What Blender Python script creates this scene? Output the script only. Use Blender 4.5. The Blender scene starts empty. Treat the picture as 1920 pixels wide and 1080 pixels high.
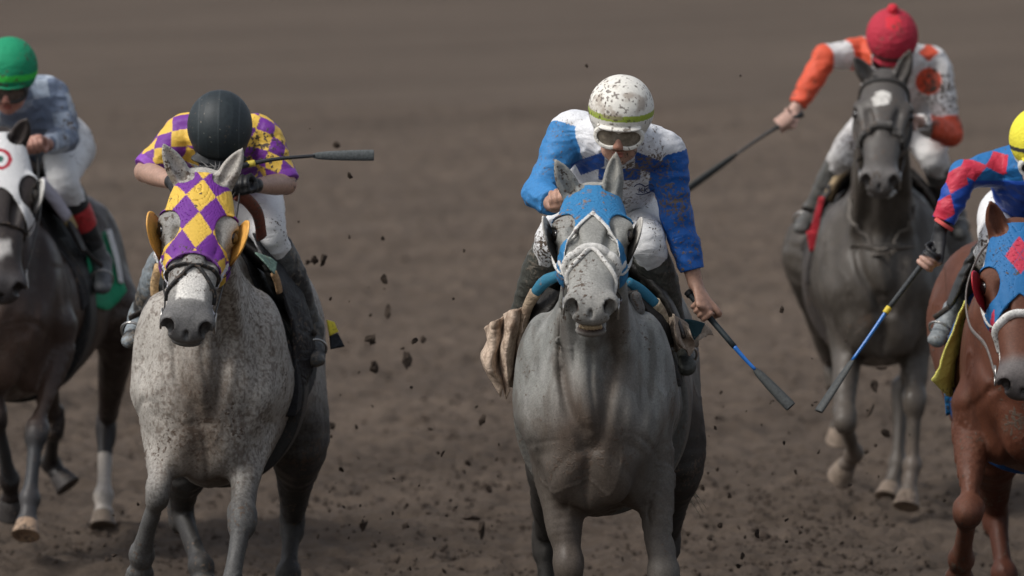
import bpy, math, random
import numpy as np
from math import radians, sin, cos, pi

SC = bpy.context.scene
COL = SC.collection

# ------------------------------------------------------------------ camera
CAM_H, FPX, PITCH = 3.33, 15600.0, math.atan(963/15600.0)
cd = bpy.data.cameras.new('camera'); cam = bpy.data.objects.new('camera', cd); COL.objects.link(cam)
cd.sensor_width = 36.0; cd.lens = FPX/1920*36.0
cd.clip_start = 1.0; cd.clip_end = 1200.0
cam.location = (0, 0, CAM_H); cam.rotation_euler = (pi/2-PITCH, 0, 0)
cd.dof.use_dof = True; cd.dof.focus_distance = 29.6; cd.dof.aperture_fstop = 3.8
SC.camera = cam

# ------------------------------------------------------------------ light
SUN_EL, SUN_AZ = radians(50), radians(-62)     # azimuth measured from behind the camera towards the left
w = bpy.data.worlds.new('World'); SC.world = w; w.use_nodes = True
nt = w.node_tree; bg = nt.nodes['Background']
sky = nt.nodes.new('ShaderNodeTexSky'); sky.sky_type = 'NISHITA'; sky.sun_disc = False
sky.air_density = 1.0; sky.dust_density = 3.5; sky.ozone_density = 1.2
hs = nt.nodes.new('ShaderNodeHueSaturation'); hs.inputs['Saturation'].default_value = .45
nt.links.new(sky.outputs[0], hs.inputs['Color']); nt.links.new(hs.outputs[0], bg.inputs[0]); bg.inputs[1].default_value = 0.10
ld = bpy.data.lights.new('sun', 'SUN'); ld.energy = 1.4; ld.angle = radians(16); ld.color = (1.0, 0.965, 0.91)
sun = bpy.data.objects.new('sun', ld); COL.objects.link(sun)
# direction from the scene towards the sun (camera looks along +Y)
sd = np.array([sin(SUN_AZ)*cos(SUN_EL), -cos(SUN_AZ)*cos(SUN_EL), sin(SUN_EL)])
from mathutils import Vector
sun.rotation_euler = Vector(sd).to_track_quat('Z', 'Y').to_euler()
sky.sun_elevation = SUN_EL; sky.sun_rotation = math.atan2(sd[0], sd[1])
SC.view_settings.view_transform = 'Standard'; SC.view_settings.look = 'None'
SC.view_settings.exposure = 0.55; SC.view_settings.gamma = 1.0; SC.view_settings.use_curve_mapping = False

# ------------------------------------------------------------------ helpers: points
def V(*a): return np.array(a, float)
def nrm(v): return v/np.linalg.norm(v)
def at(px, py, Y):
    d = np.array([(px-960)/FPX, 1.0, -(py-540)/FPX])
    c, s = cos(PITCH), sin(PITCH)
    d = np.array([d[0], c*d[1]+s*d[2], -s*d[1]+c*d[2]])
    t = Y/d[1]
    return np.array([0, 0, CAM_H])+d*t

def hash3(i, j, k, seed):
    n = (i*73856093) ^ (j*19349663) ^ (k*83492791) ^ (seed*2654435761)
    n = (n ^ (n >> 13))*1274126177 & 0x7fffffff
    return ((n ^ (n >> 16)) & 0xffff)/65535.0
def vn(P, sc, seed=0):
    """value noise 0..1, P (N,3), frequency sc"""
    Q = P*np.asarray(sc, float)+1000.0
    I = np.floor(Q).astype(np.int64); f = Q-I; f = f*f*(3-2*f)
    r = 0
    for a in (0, 1):
        for b in (0, 1):
            for c in (0, 1):
                wgt = (f[:, 0] if a else 1-f[:, 0])*(f[:, 1] if b else 1-f[:, 1])*(f[:, 2] if c else 1-f[:, 2])
                r = r+wgt*hash3(I[:, 0]+a, I[:, 1]+b, I[:, 2]+c, seed)
    return r
def fbm(P, sc, seed=0, o=3):
    r = 0; a = 0.5; t = 0
    for k in range(o):
        r = r+a*vn(P, np.asarray(sc)*2.03**k, seed+k*7); t += a; a *= .55
    return r/t
def sst(a, b, x):
    t = np.clip((x-a)/(b-a), 0, 1); return t*t*(3-2*t)
def mixc(c, d, m):
    m = np.asarray(m)[:, None]; return c*(1-m)+np.asarray(d, float)*m

def catmull(pts, n):
    pts = [np.asarray(p, float) for p in pts]
    if len(pts) == 2:
        return [pts[0]+(pts[1]-pts[0])*i/n for i in range(n+1)]
    P = [2*pts[0]-pts[1]]+pts+[2*pts[-1]-pts[-2]]
    out = []
    for i in range(1, len(P)-2):
        p0, p1, p2, p3 = P[i-1:i+3]
        for k in range(n):
            t = k/n
            out.append(.5*((2*p1)+(-p0+p2)*t+(2*p0-5*p1+4*p2-p3)*t*t+(-p0+3*p1-3*p2+p3)*t**3))
    out.append(pts[-1]); return out

# ------------------------------------------------------------------ signed distance fields
class Fr:
    """a local frame"""
    def __init__(s, O, X, Y, Z): s.O = np.asarray(O, float); s.M = np.array([X, Y, Z], float)
    def p(s, x, y, z): return s.O+np.array([x, y, z])@s.M
    def v(s, x, y, z): return np.array([x, y, z])@s.M
    def inv(s, P): return (P-s.O)@s.M.T

class Field:
    def __init__(s): s.pr = []
    def _add(s, fn, lo, hi, k, op):
        pad = max(k*1.2, .03)
        s.pr.append((fn, np.asarray(lo)-pad, np.asarray(hi)+pad, k, op)); return s
    def seg(s, a, b, ra, rb, k=.03, op='u', ax=(1, 0, 0), qa=None, qb=None):
        """tapered limb; ra, rb are the radii along ax, qa, qb the radii across it"""
        a = np.asarray(a, float); b = np.asarray(b, float); qa = qa or ra; qb = qb or rb
        L = np.linalg.norm(b-a); t = (b-a)/max(L, 1e-6)
        u = np.asarray(ax, float); u = u-(u@t)*t
        if np.linalg.norm(u) < 1e-3: u = np.array([0, 1, 0.])-t[1]*t
        u = nrm(u); v = np.cross(t, u)
        def fn(P):
            q = P-a; h = np.clip((q@t)/L, 0, 1); q = q-(h*L)[:, None]*t
            r = ra+(rb-ra)*h; g = qa+(qb-qa)*h; m = np.minimum(r, g)
            qu = q@u; qv = q@v; qt = q@t
            k0 = np.sqrt((qu/r)**2+(qv/g)**2+(qt/m)**2)+1e-9
            k1 = np.sqrt((qu/r**2)**2+(qv/g**2)**2+(qt/m**2)**2)+1e-9
            return np.where(k0 < .3, (k0-1)*m, k0*(k0-1)/k1)
        R = max(ra, rb, qa, qb)
        return s._add(fn, np.minimum(a, b)-R, np.maximum(a, b)+R, k, op)
    def chain(s, pts, k=.03, op='u', ax=(1, 0, 0), n=5):
        """pts: (pos, ra[, qa]); smooth tube through them as ONE primitive"""
        ext = [np.array([*p[0], p[1], (p[2] if len(p) > 2 else p[1])]) for p in pts]
        C = catmull(ext, n)
        sub = Field()
        for i in range(len(C)-1):
            sub.seg(C[i][:3], C[i+1][:3], C[i][3], C[i+1][3], 0, 'u', ax, C[i][4], C[i+1][4])
        lo = np.min([p[1] for p in sub.pr], 0); hi = np.max([p[2] for p in sub.pr], 0)
        def fn(P): return sub(P)
        return s._add(fn, lo, hi, k, op)
    def ell(s, c, r, k=.03, op='u', M=None):
        c = np.asarray(c, float); r = np.asarray(r, float)*np.ones(3)
        M = np.eye(3) if M is None else np.asarray(M)
        def fn(P):
            q = (P-c)@M.T
            k0 = np.linalg.norm(q/r, axis=1)+1e-9; k1 = np.linalg.norm(q/r**2, axis=1)+1e-9
            return np.where(k0 < .3, (k0-1)*r.min(), k0*(k0-1)/k1)
        R = r.max()
        return s._add(fn, c-R, c+R, k, op)
    def __call__(s, P):
        if len(P) > 40000:
            return np.concatenate([s(P[i:i+30000]) for i in range(0, len(P), 30000)])
        d = np.full(len(P), .25)
        if len(P) == 0: return d
        pl, ph = P.min(0), P.max(0)
        for fn, lo, hi, k, op in s.pr:
            if (ph < lo).any() or (pl > hi).any(): continue
            if (pl > lo).all() and (ph < hi).all(): m = slice(None); a = d; b = fn(P)
            else:
                m = np.nonzero(((P > lo) & (P < hi)).all(1))[0]
                if len(m) == 0: continue
                a = d[m]; b = fn(P[m])
            if op == 'u':
                if k > 0:
                    h = np.clip(.5+.5*(a-b)/k, 0, 1); r = a*(1-h)+b*h-k*h*(1-h)
                else: r = np.minimum(a, b)
            else:
                if k > 0:
                    h = np.clip(.5-.5*(a+b)/k, 0, 1); r = a*(1-h)-b*h+k*h*(1-h)
                else: r = np.maximum(a, -b)
            d[m] = r
        return d
    def bounds(s):
        us = [p for p in s.pr if p[4] == 'u']
        return np.min([p[1] for p in us], 0)-.02, np.max([p[2] for p in us], 0)+.02

def polygonise(f, lo, hi, h, c=4):
    lo = np.asarray(lo, float); hi = np.asarray(hi, float)
    nc = np.ceil((hi-lo)/(h*c)).astype(int)+1
    g = [lo[i]+np.arange(nc[i])*h*c for i in range(3)]
    G = np.stack(np.meshgrid(*g, indexing='ij'), -1).reshape(-1, 3)
    Dc = np.concatenate([f(G[i:i+400000]) for i in range(0, len(G), 400000)]).reshape(nc)
    mn = np.abs(Dc[:-1, :-1, :-1]).copy()
    neg = np.zeros(mn.shape, int)
    for a in (0, 1):
        for b in (0, 1):
            for e in (0, 1):
                s_ = Dc[a:nc[0]-1+a, b:nc[1]-1+b, e:nc[2]-1+e]
                mn = np.minimum(mn, np.abs(s_)); neg += (s_ < 0)
    act = np.argwhere((mn < h*c*1.15) | ((neg > 0) & (neg < 8)))
    D = np.repeat(np.repeat(np.repeat(Dc[:-1, :-1, :-1], c, 0), c, 1), c, 2).astype(np.float32)
    o = np.stack(np.meshgrid(*[np.arange(c)]*3, indexing='ij'), -1).reshape(-1, 3)
    key = act//5; act = act[np.lexsort((key[:, 2], key[:, 1], key[:, 0]))]
    CH = 320
    for i in range(0, len(act), CH):
        I = (act[i:i+CH, None, :]*c+o[None]).reshape(-1, 3)
        D[I[:, 0], I[:, 1], I[:, 2]] = f(lo+I*h)
    S = D < 0
    n = np.array(D.shape)
    cnt = np.zeros(n-1, np.int8)
    cor = [(a, b, e) for a in (0, 1) for b in (0, 1) for e in (0, 1)]
    for a, b, e in cor: cnt += S[a:n[0]-1+a, b:n[1]-1+b, e:n[2]-1+e]
    cells = np.argwhere((cnt > 0) & (cnt < 8))
    vid = np.full(n-1, -1, np.int32); vid[tuple(cells.T)] = np.arange(len(cells))
    val = np.stack([D[cells[:, 0]+a, cells[:, 1]+b, cells[:, 2]+e] for a, b, e in cor], 1)
    acc = np.zeros((len(cells), 3)); num = np.zeros(len(cells))
    C = np.array(cor, float)
    for i in range(8):
        for j in range(i+1, 8):
            if np.abs(C[i]-C[j]).sum() != 1: continue
            x = (val[:, i] < 0) != (val[:, j] < 0)
            t = np.where(x, val[:, i]/(val[:, i]-val[:, j]+1e-12), 0)
            acc += np.where(x[:, None], C[i]+(C[j]-C[i])*t[:, None], 0); num += x
    verts = lo+(cells+acc/num[:, None])*h
    faces = []
    for ax in range(3):
        u, w_ = (ax+1) % 3, (ax+2) % 3
        sl0 = [slice(1, -1)]*3; sl1 = [slice(1, -1)]*3
        sl0[ax] = slice(0, -1); sl1[ax] = slice(1, None)
        a = S[tuple(sl0)]; b = S[tuple(sl1)]
        for flip in (False, True):
            E = np.argwhere((a & ~b) if not flip else (~a & b))
            if len(E) == 0: continue
            off = np.ones(3, int); off[ax] = 0; E = E+off
            du = np.zeros(3, int); du[u] = 1; dw = np.zeros(3, int); dw[w_] = 1
            q = [vid[tuple(X.T)] for X in (E-du-dw, E-dw, E, E-du)]
            if flip: q = q[::-1]
            faces.append(np.stack(q, 1))
    F = np.concatenate(faces); F = F[(F >= 0).all(1)]
    return verts, F

def vnormals(f, P, e=.004):
    g = np.stack([f(P+np.eye(3)[i]*e)-f(P-np.eye(3)[i]*e) for i in range(3)], 1)
    return g/(np.linalg.norm(g, axis=1)[:, None]+1e-9)

# ------------------------------------------------------------------ objects
def mesh_np(name, v, F, mat, O, parent=None, colf=None, smooth=True):
    me = bpy.data.meshes.new(name)
    F = np.asarray(F)
    me.vertices.add(len(v)); me.vertices.foreach_set('co', (v-O).astype(np.float32).ravel())
    me.loops.add(F.size); me.loops.foreach_set('vertex_index', F.astype(np.int32).ravel())
    me.polygons.add(len(F)); k = F.shape[1]
    me.polygons.foreach_set('loop_start', np.arange(len(F), dtype=np.int32)*k)
    me.update(calc_edges=True); me.validate()
    if smooth: me.polygons.foreach_set('use_smooth', np.ones(len(me.polygons), bool))
    if colf is not None:
        c = colf(v) if callable(colf) else np.tile(np.asarray(colf, float), (len(v), 1))
        a = me.color_attributes.new('Col', 'FLOAT_COLOR', 'POINT')
        a.data.foreach_set('color', np.concatenate([np.clip(c[:, :3], 0, 1), np.ones((len(v), 1))], 1).astype(np.float32).ravel())
    me.materials.append(mat)
    o = bpy.data.objects.new(name, me); COL.objects.link(o)
    if parent is not None: o.parent = parent
    return o

def tag(o, label, cat, group=None, kind=None):
    if label: o['label'] = label
    if cat: o['category'] = cat
    if group: o['group'] = group
    if kind: o['kind'] = kind
    return o

def blob(name, f, h, mat, O, parent=None, colf=None, bounds=None):
    lo, hi = bounds if bounds else f.bounds()
    v, F = polygonise(f, lo, hi, h)
    return mesh_np(name, v, F, mat, O, parent, colf)

def grid_faces(nr, nc, off=0, closed=False):
    F = []
    for i in range(nr-1):
        for j in range(nc if closed else nc-1):
            a = off+i*nc+j; b = off+i*nc+(j+1) % nc
            F.append((a, b, b+nc, a+nc))
    return F
def tube(name, pts, rad, mat, O, parent=None, colf=None, n=6, seg=10, flat=None, ax=(0, 0, 1)):
    """round (or flat: second radius factor) tube through pts; rad number or list"""
    if np.isscalar(rad): rad = [rad]*len(pts)
    C = catmull([np.array([*p, r]) for p, r in zip(pts, rad)], n)
    v = []; prev = np.asarray(ax, float)
    for i, c in enumerate(C):
        a = C[max(i-1, 0)][:3]; b = C[min(i+1, len(C)-1)][:3]; t = nrm(b-a)
        u = prev-(prev@t)*t
        if np.linalg.norm(u) < 1e-4: u = np.cross(t, (1, 0, 0.3))
        u = nrm(u); w_ = np.cross(t, u); prev = u
        for k in range(seg):
            th = 2*pi*k/seg
            v.append(c[:3]+c[3]*(cos(th)*u+(flat or 1)*sin(th)*w_))
    nr = len(C); F = [tuple(q) for q in grid_faces(nr, seg, 0, True)]
    v += [C[0][:3], C[-1][:3]]; a0 = nr*seg
    for k in range(seg):
        F.append((a0, (k+1) % seg, k, k)); F.append((a0+1, (nr-1)*seg+k, (nr-1)*seg+(k+1) % seg, (nr-1)*seg+(k+1) % seg))
    return mesh_poly(name, v, F, mat, O, parent, colf)
def mesh_poly(name, v, F, mat, O, parent=None, colf=None, smooth=True):
    v = np.array(v, float); me = bpy.data.meshes.new(name)
    FF = [tuple(dict.fromkeys(int(x) for x in f)) for f in F]
    me.from_pydata([tuple(x) for x in (v-O)], [], FF); me.update()
    if smooth: me.polygons.foreach_set('use_smooth', [True]*len(me.polygons))
    if colf is not None:
        c = colf(v) if callable(colf) else np.tile(np.asarray(colf, float), (len(v), 1))
        a = me.color_attributes.new('Col', 'FLOAT_COLOR', 'POINT')
        a.data.foreach_set('color', np.concatenate([np.clip(c[:, :3], 0, 1), np.ones((len(v), 1))], 1).astype(np.float32).ravel())
    me.materials.append(mat)
    o = bpy.data.objects.new(name, me); COL.objects.link(o)
    if parent is not None: o.parent = parent
    return o
def sheet(name, rows, mat, O, parent=None, colf=None, th=.004, n=6, wr=0.0, wf=14, seed=1):
    """cloth sheet through rows of control points, with real thickness and crumple wr (m)"""
    A = [catmull(r, n) for r in rows]
    cols = list(zip(*A)); B = [catmull(list(c), n) for c in cols]   # B[col][row]
    G = np.array(B).transpose(1, 0, 2)
    du = np.gradient(G, axis=1); dv = np.gradient(G, axis=0)
    N = np.cross(du, dv); N /= np.linalg.norm(N, axis=2)[..., None]+1e-9
    nr, nc = G.shape[:2]
    if wr:
        P = G.reshape(-1, 3)
        nz = (fbm(P, (wf, wf, wf), seed)-.5)*2+1.2*np.abs(fbm(P, (wf*.6, wf*.6, wf*.6), seed+5)-.5)
        G = G+N*(nz.reshape(nr, nc)[..., None])*wr
    v = np.concatenate([(G+N*th/2).reshape(-1, 3), (G-N*th/2).reshape(-1, 3)])
    F = grid_faces(nr, nc); m = nr*nc
    F += [(a+m, d+m, c+m, b+m) for a, b, c, d in F]
    ring = [j for j in range(nc)]+[i*nc+nc-1 for i in range(1, nr)]+[(nr-1)*nc+j for j in range(nc-2, -1, -1)]+[i*nc for i in range(nr-2, 0, -1)]
    for i, a in enumerate(ring):
        b = ring[(i+1) % len(ring)]; F.append((b, a, a+m, b+m))
    return mesh_poly(name, v, F, mat, O, parent, colf)

# ------------------------------------------------------------------ materials
def mat(name, rough=.7, spec=.3, mud=0.0, mudc=(.085, .062, .047), mudscale=60, mudsoft=.04, grain=.10, gscale=90, bump=.15, bscale=120,
        sheen=0.0, col=None, coat=0, folds=0.0, fscale=18, metal=0, broad=.0, streak=None, sss=0.0, rvar=0.0):
    m = bpy.data.materials.new(name); m.use_nodes = True
    nt = m.node_tree; N = nt.nodes; L = nt.links; bs = N['Principled BSDF']
    bs.inputs['Roughness'].default_value = rough
    bs.inputs['Specular IOR Level'].default_value = spec
    bs.inputs['Metallic'].default_value = metal
    bs.inputs['Coat Weight'].default_value = coat
    bs.inputs['Sheen Weight'].default_value = sheen
    if sss:
        bs.inputs['Subsurface Weight'].default_value = sss; bs.inputs['Subsurface Radius'].default_value = (.012, .006, .003)
        bs.inputs['Subsurface Scale'].default_value = 1.0
    tc = N.new('ShaderNodeTexCoord')
    if col is None:
        at_ = N.new('ShaderNodeAttribute'); at_.attribute_name = 'Col'; src = at_.outputs['Color']
    else:
        rgb = N.new('ShaderNodeRGB'); rgb.outputs[0].default_value = (*col, 1); src = rgb.outputs[0]
    def noise(scale, detail=3, vec=None, rou=.55):
        n = N.new('ShaderNodeTexNoise'); n.inputs['Scale'].default_value = scale; n.inputs['Detail'].default_value = detail
        n.inputs['Roughness'].default_value = rou
        L.new(vec or tc.outputs['Object'], n.inputs['Vector']); return n.outputs['Fac']
    def mrange(s, a, b, c, d):
        r = N.new('ShaderNodeMapRange'); L.new(s, r.inputs[0])
        for i, x in enumerate((a, b, c, d)): r.inputs[1+i].default_value = x
        return r.outputs[0]
    def mul(s, fac):
        x = N.new('ShaderNodeMix'); x.data_type = 'RGBA'; x.blend_type = 'MULTIPLY'; x.inputs[0].default_value = 1
        L.new(s, x.inputs[6]); L.new(fac, x.inputs[7]); return x.outputs[2]
    if grain: src = mul(src, mrange(noise(gscale, 4), .3, .7, 1-grain*1.6, 1+grain))
    if broad: src = mul(src, mrange(noise(7, 3), .3, .7, 1-broad, 1+broad*.6))
    if streak:
        mp = N.new('ShaderNodeMapping'); mp.inputs['Scale'].default_value = streak[:3]; L.new(tc.outputs['Object'], mp.inputs[0])
        src = mul(src, mrange(noise(1, 4, mp.outputs[0]), .3, .7, 1-streak[3], 1+streak[3]*.7))
    mf = None
    if mud:
        a = noise(mudscale, 2.5, None, .6); b = noise(4.5, 2)
        ad = N.new('ShaderNodeMath'); ad.operation = 'MULTIPLY_ADD'; L.new(b, ad.inputs[0]); ad.inputs[1].default_value = .85; L.new(a, ad.inputs[2])
        th = 1.165-.30*mud
        mf = mrange(ad.outputs[0], th-mudsoft, th+mudsoft, 0, 1)
        x = N.new('ShaderNodeMix'); x.data_type = 'RGBA'; L.new(mf, x.inputs[0]); L.new(src, x.inputs[6]); x.inputs[7].default_value = (*mudc, 1); src = x.outputs[2]
    L.new(src, bs.inputs['Base Color'])
    if rvar:
        L.new(mrange(noise(11, 4), .35, .65, rough-rvar, min(1, rough+rvar*.6)), bs.inputs['Roughness'])
    last = None
    def addbump(h, st, dist):
        nonlocal last
        b = N.new('ShaderNodeBump'); b.inputs['Strength'].default_value = st; b.inputs['Distance'].default_value = dist
        L.new(h, b.inputs['Height'])
        if last: L.new(last, b.inputs['Normal'])
        last = b.outputs['Normal']
    if folds:
        mp = N.new('ShaderNodeMapping'); mp.inputs['Scale'].default_value = (1, 1.2, 1.5); mp.inputs['Rotation'].default_value = (.3, .5, .4)
        L.new(tc.outputs['Object'], mp.inputs[0]); n = N.new('ShaderNodeTexNoise'); n.inputs['Scale'].default_value = fscale; n.inputs['Detail'].default_value = 2
        n.inputs['Distortion'].default_value = 1.2; L.new(mp.outputs[0], n.inputs['Vector']); addbump(n.outputs['Fac'], folds, .02)
    if bump: addbump(noise(bscale, 3), bump, .003)
    if mf is not None: addbump(mf, .5, .002)
    if last: L.new(last, bs.inputs['Normal'])
    return m
HOOF = mat('hoof_horn', .6, .3, grain=.25, gscale=60, mud=.25)
EYE = mat('eye_dark', .12, .6, col=(.012, .009, .008), grain=0, bump=0)
COAT_GREY = mat('grey_coat', .62, .27, rvar=.15, mud=.10, grain=.16, gscale=140, bump=.25, bscale=220, broad=.10, streak=(30, 14, 6, .10))
COAT_FLEA = mat('flea_bitten_coat', .6, .25, rvar=.15, mud=.12, grain=.2, gscale=140, bump=.3, bscale=260, broad=.08)
COAT_DARK = mat('dark_coat', .48, .32, rvar=.16, mud=.06, grain=.18, gscale=140, bump=.25, bscale=220, broad=.14)
COAT_BAY = mat('bay_coat', .58, .22, rvar=.14, mud=.06, grain=.14, gscale=140, bump=.2, bscale=220, broad=.10)
CLOTH = mat('cloth', .75, .25, mud=.16, grain=.08, gscale=160, bump=.25, bscale=500, folds=.35, fscale=16)
SILK = mat('silk', .55, .35, mud=.04, grain=.06, gscale=120, bump=.08, bscale=400, folds=.55, fscale=10)
SILKM = mat('silk_muddy', .6, .3, mud=.27, mudc=(.15, .115, .09), mudsoft=.07, mudscale=75, grain=.08, gscale=120, bump=.08, bscale=400, folds=.55, fscale=10)
LEATHER = mat('leather', .5, .4, mud=.12, grain=.2, gscale=80, bump=.3, bscale=160)
STRAPM = mat('strap', .55, .35, mud=.22, mudscale=90, grain=.2, gscale=80, bump=.3, bscale=160)
METAL = mat('steel', .3, .5, col=(.45, .44, .42), metal=.9, grain=.1, bump=.1)
SKIN = mat('skin', .5, .35, mud=.06, grain=.10, gscale=90, bump=.1, bscale=300, sss=.08)
CLOTHW = mat('breeches_cloth', .7, .25, mud=.22, mudscale=85, grain=.06, gscale=160, bump=.2, bscale=500, folds=.4, fscale=13)
GLASS = mat('dusty_lens', .15, .5, mud=.10, grain=.3, gscale=50, bump=.0, coat=.3)
GRIPM = mat('rubber_grip', .6, .4, grain=.25, gscale=120, bump=.5, bscale=260)
SHAFTM = mat('whip_shaft', .25, .5, grain=.1, bump=.05)
HELMUD = mat('helmet_cover', .6, .35, mud=.10, mudscale=55, grain=.06, gscale=120, bump=.15, bscale=300)
BOOTMUD = mat('boot_muddy', .55, .35, mud=.30, mudc=(.15, .13, .105), mudsoft=.10, grain=.2, gscale=80, bump=.3, bscale=150, folds=.3)
CLOTHMUD = mat('hood_cloth', .75, .25, mud=.20, mudc=(.20, .15, .13), mudscale=40, mudsoft=.05, grain=.08, gscale=200, bump=.25, bscale=500, folds=.15, fscale=20)
HOODC = mat('lycra_hood', .6, .3, mud=.01, grain=.05, gscale=200, bump=.2, bscale=600, folds=.12, fscale=18)
CUP = mat('cup_leather', .45, .4, mud=.12, grain=.12, gscale=60, bump=.1)
HAIR = mat('hair', .5, .4, grain=.3, gscale=60, bump=0)
HELBLK = mat('helmet_shell', .55, .4, mud=.02, grain=.15, gscale=90, bump=.1, bscale=300)
SILKM2 = mat('silk_dusty', .6, .3, mud=.16, mudscale=60, grain=.08, gscale=120, bump=.08, bscale=400, folds=.55, fscale=10)
CLOTHTAN = mat('dirty_cloth', .85, .15, mud=.30, mudc=(.20, .14, .10), mudscale=22, mudsoft=.12, grain=.2, gscale=90, bump=.5, bscale=220, folds=.4, fscale=26)
CLOTHBLK = mat('black_cloth', .6, .3, mud=.08, grain=.15, gscale=120, bump=.3, bscale=260, folds=.6, fscale=12)
# ------------------------------------------------------------------ horses
def head_frame(poll, muzzle, lat=(1, 0, 0), roll=0.0):
    poll = np.asarray(poll); L = muzzle-poll; q = np.linalg.norm(L)/.60; L = nrm(L)
    X = np.asarray(lat, float)+np.array([0, 0, -roll]); X = nrm(X-(X@L)*L)
    N = np.cross(X, L)                       # X lateral, L down the face, N out of the face
    if N[1] > 0: N = -N
    fr = Fr(poll, X, L, N); fr.q = q; return fr

def head_prims(F, H, ear_l=None, ear_r=None, mouth=0.0, ears=True, wide=1.0, soft=1.0):
    q = H.q
    def p(x, l, n): return H.p(x*q*wide, l*q, n*q)
    X, L, N = H.M
    M = H.M
    def e(x, l, n, rx, rl, rn, k=.03, op='u', both=False, tilt=None):
        for s in ((1, -1) if both else (1,)):
            MM = M
            if tilt is not None:                      # rotate about N by tilt*s
                c_, s_ = cos(tilt*s), sin(tilt*s)
                MM = np.array([c_*X+s_*L, -s_*X+c_*L, N])
            F.ell(p(x*s, l, n), (rx*q*wide, rl*q, rn*q), k*q, op, MM)
    # skull, nasal bridge
    F.chain([(p(0, -.02, -.07), .068*q*wide, .060*q), (p(0, .07, -.052), .082*q*wide, .060*q), (p(0, .17, -.040), .092*q*wide, .055*q), (p(0, .26, -.040), .084*q*wide, .054*q),
             (p(0, .36, -.044), .070*q*wide, .050*q), (p(0, .46, -.048), .062*q*wide, .048*q), (p(0, .54, -.055), .063*q*wide, .050*q)], .03*q, ax=X, n=4)
    e(0, .10, -.10, .085, .13, .085, .04)
    e(.060, .20, -.150, .044, .125, .095, .045, both=True)             # cheek
    F.chain([(p(0, .20, -.20), .062*q*wide, .045*q), (p(0, .34, -.150), .045*q*wide, .042*q), (p(0, .48, -.120), .034*q*wide, .034*q)], .04*q, ax=X, n=3)
    e(0, .40, -.085, .050, .14, .045, .03)
    e(.086, .185, -.052, .030, .046, .030, .028, both=True)             # orbit
    e(.088, .160, -.035, .022, .026, .014, .02, both=True, tilt=.5)     # brow
    for s in (1, -1):                                                   # facial crest
        F.seg(p(.080*s, .245, -.085), p(.058*s, .36, -.085), .013*q, .009*q, .02*q)
    e(.048, .27, -.012, .016, .07, .012, .03, 's', both=True, tilt=.12) # hollow above the crest
    # muzzle
    e(0, .535, -.060, .068, .062, .055, .03)
    e(0, .590, -.070, .052, .030, .040, .025)
    e(.046, .560, -.036, .031, .042, .032, .02, both=True, tilt=-.35)   # nostril rims
    e(.053, .585, -.032, .0185, .029, .026, .008, 's', both=True, tilt=-.45)
    e(.051, .575, -.054, .013, .022, .028, .008, 's', both=True, tilt=-.3)
    e(0, .610, -.045, .006, .020, .016, .012, 's')
    dl, dn = .0-.02*mouth, -.045*mouth                                    # the lower jaw drops by mouth
    e(0, .545+dl, -.128+dn, .042, .045, .028, .02)
    e(0, .582+dl, -.118+dn, .044, .024, .020, .015)
    F.seg(p(0, .38, -.13), p(0, .53+dl, -.125+dn), .042*q, .036*q, .03*q, ax=X)
    if mouth > 0:
        e(0, .605, -.104-.024*mouth, .034, .065, .006+.016*mouth, .010, 's')
    else:
        e(0, .62, -.104, .050, .05, .004, .008, 's')
    # eye socket
    e(.108, .198, -.046, .018, .026, .020, .010, 's', both=True)
    if ears:
        for s, ear in ((-1, ear_l), (1, ear_r)):
            if ear is None: continue
            tip = np.asarray(ear[0]); base = p(.052*s, -.012, -.062); d = tip-base; ln = np.linalg.norm(d)
            t = d/ln
            fw = np.asarray(ear[1] if len(ear) > 1 else (0, -1, 0), float)   # direction the ear opens to
            fw = nrm(fw-(fw@t)*t)
            sx = nrm(np.cross(t, fw))
            F.chain([(base-t*.02, .040*q, .040*q), (base+t*ln*.2, .038*q, .032*q), (base+t*ln*.45, .038*q, .025*q), (base+t*ln*.75, .026*q, .016*q), (tip, .005*q, .005*q)], .018*q, ax=sx, n=4)
            F.chain([(base+t*ln*.22+fw*.030*q, .015*q, .018*q), (base+t*ln*.48+fw*.023*q, .021*q, .017*q), (base+t*ln*.75+fw*.013*q, .012*q, .011*q), (tip-t*.02+fw*.008, .003, .003)], .006*q, 's', ax=sx, n=3)

def leg_front(F, T, s, sh, el, kn, ft, ho, sc=1.0):
    """shoulder, elbow, knee, fetlock, hoof toe"""
    m = el*.5+kn*.5
    out = np.array([.0, 0, 0])
    F.chain([(el+V(0, .03, .10), .085*sc, .12*sc), (el, .086*sc, .105*sc), (el*.6+kn*.4, .070*sc, .080*sc), (el*.25+kn*.75, .050*sc, .054*sc), (kn+(el-kn)*.06, .047*sc, .048*sc)], .06, n=4)
    F.seg(el+V(.028*s, -.02, .02), el*.45+kn*.55+V(.02*s, -.02, 0), .055*sc, .034*sc, .03)
    F.seg(el+V(-.03*s, -.01, .02), el*.5+kn*.5+V(-.018*s, .0, 0), .045*sc, .03*sc, .03)
    F.seg(kn+(el-kn)*.08, kn-(kn-ft)*.07, .054*sc, .048*sc, .02)
    F.ell(kn+V(0, -.024, .0), V(.042, .028, .048)*sc, .015)
    F.chain([(kn, .040*sc), (kn*.7+ft*.3, .031*sc, .036*sc), (kn*.3+ft*.7, .030*sc, .038*sc), (ft, .040*sc, .043*sc)], .02, n=4)
    F.ell(ft, V(.043, .046, .043)*sc, .015)
    ps = ft*.42+ho*.58
    F.seg(ft, ps, .036*sc, .036*sc, .02); F.ell(ps, V(.047, .047, .030)*sc, .015)
    return dict(kn=kn, ft=ft, ho=ho, ps=ps, sc=sc)
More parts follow.
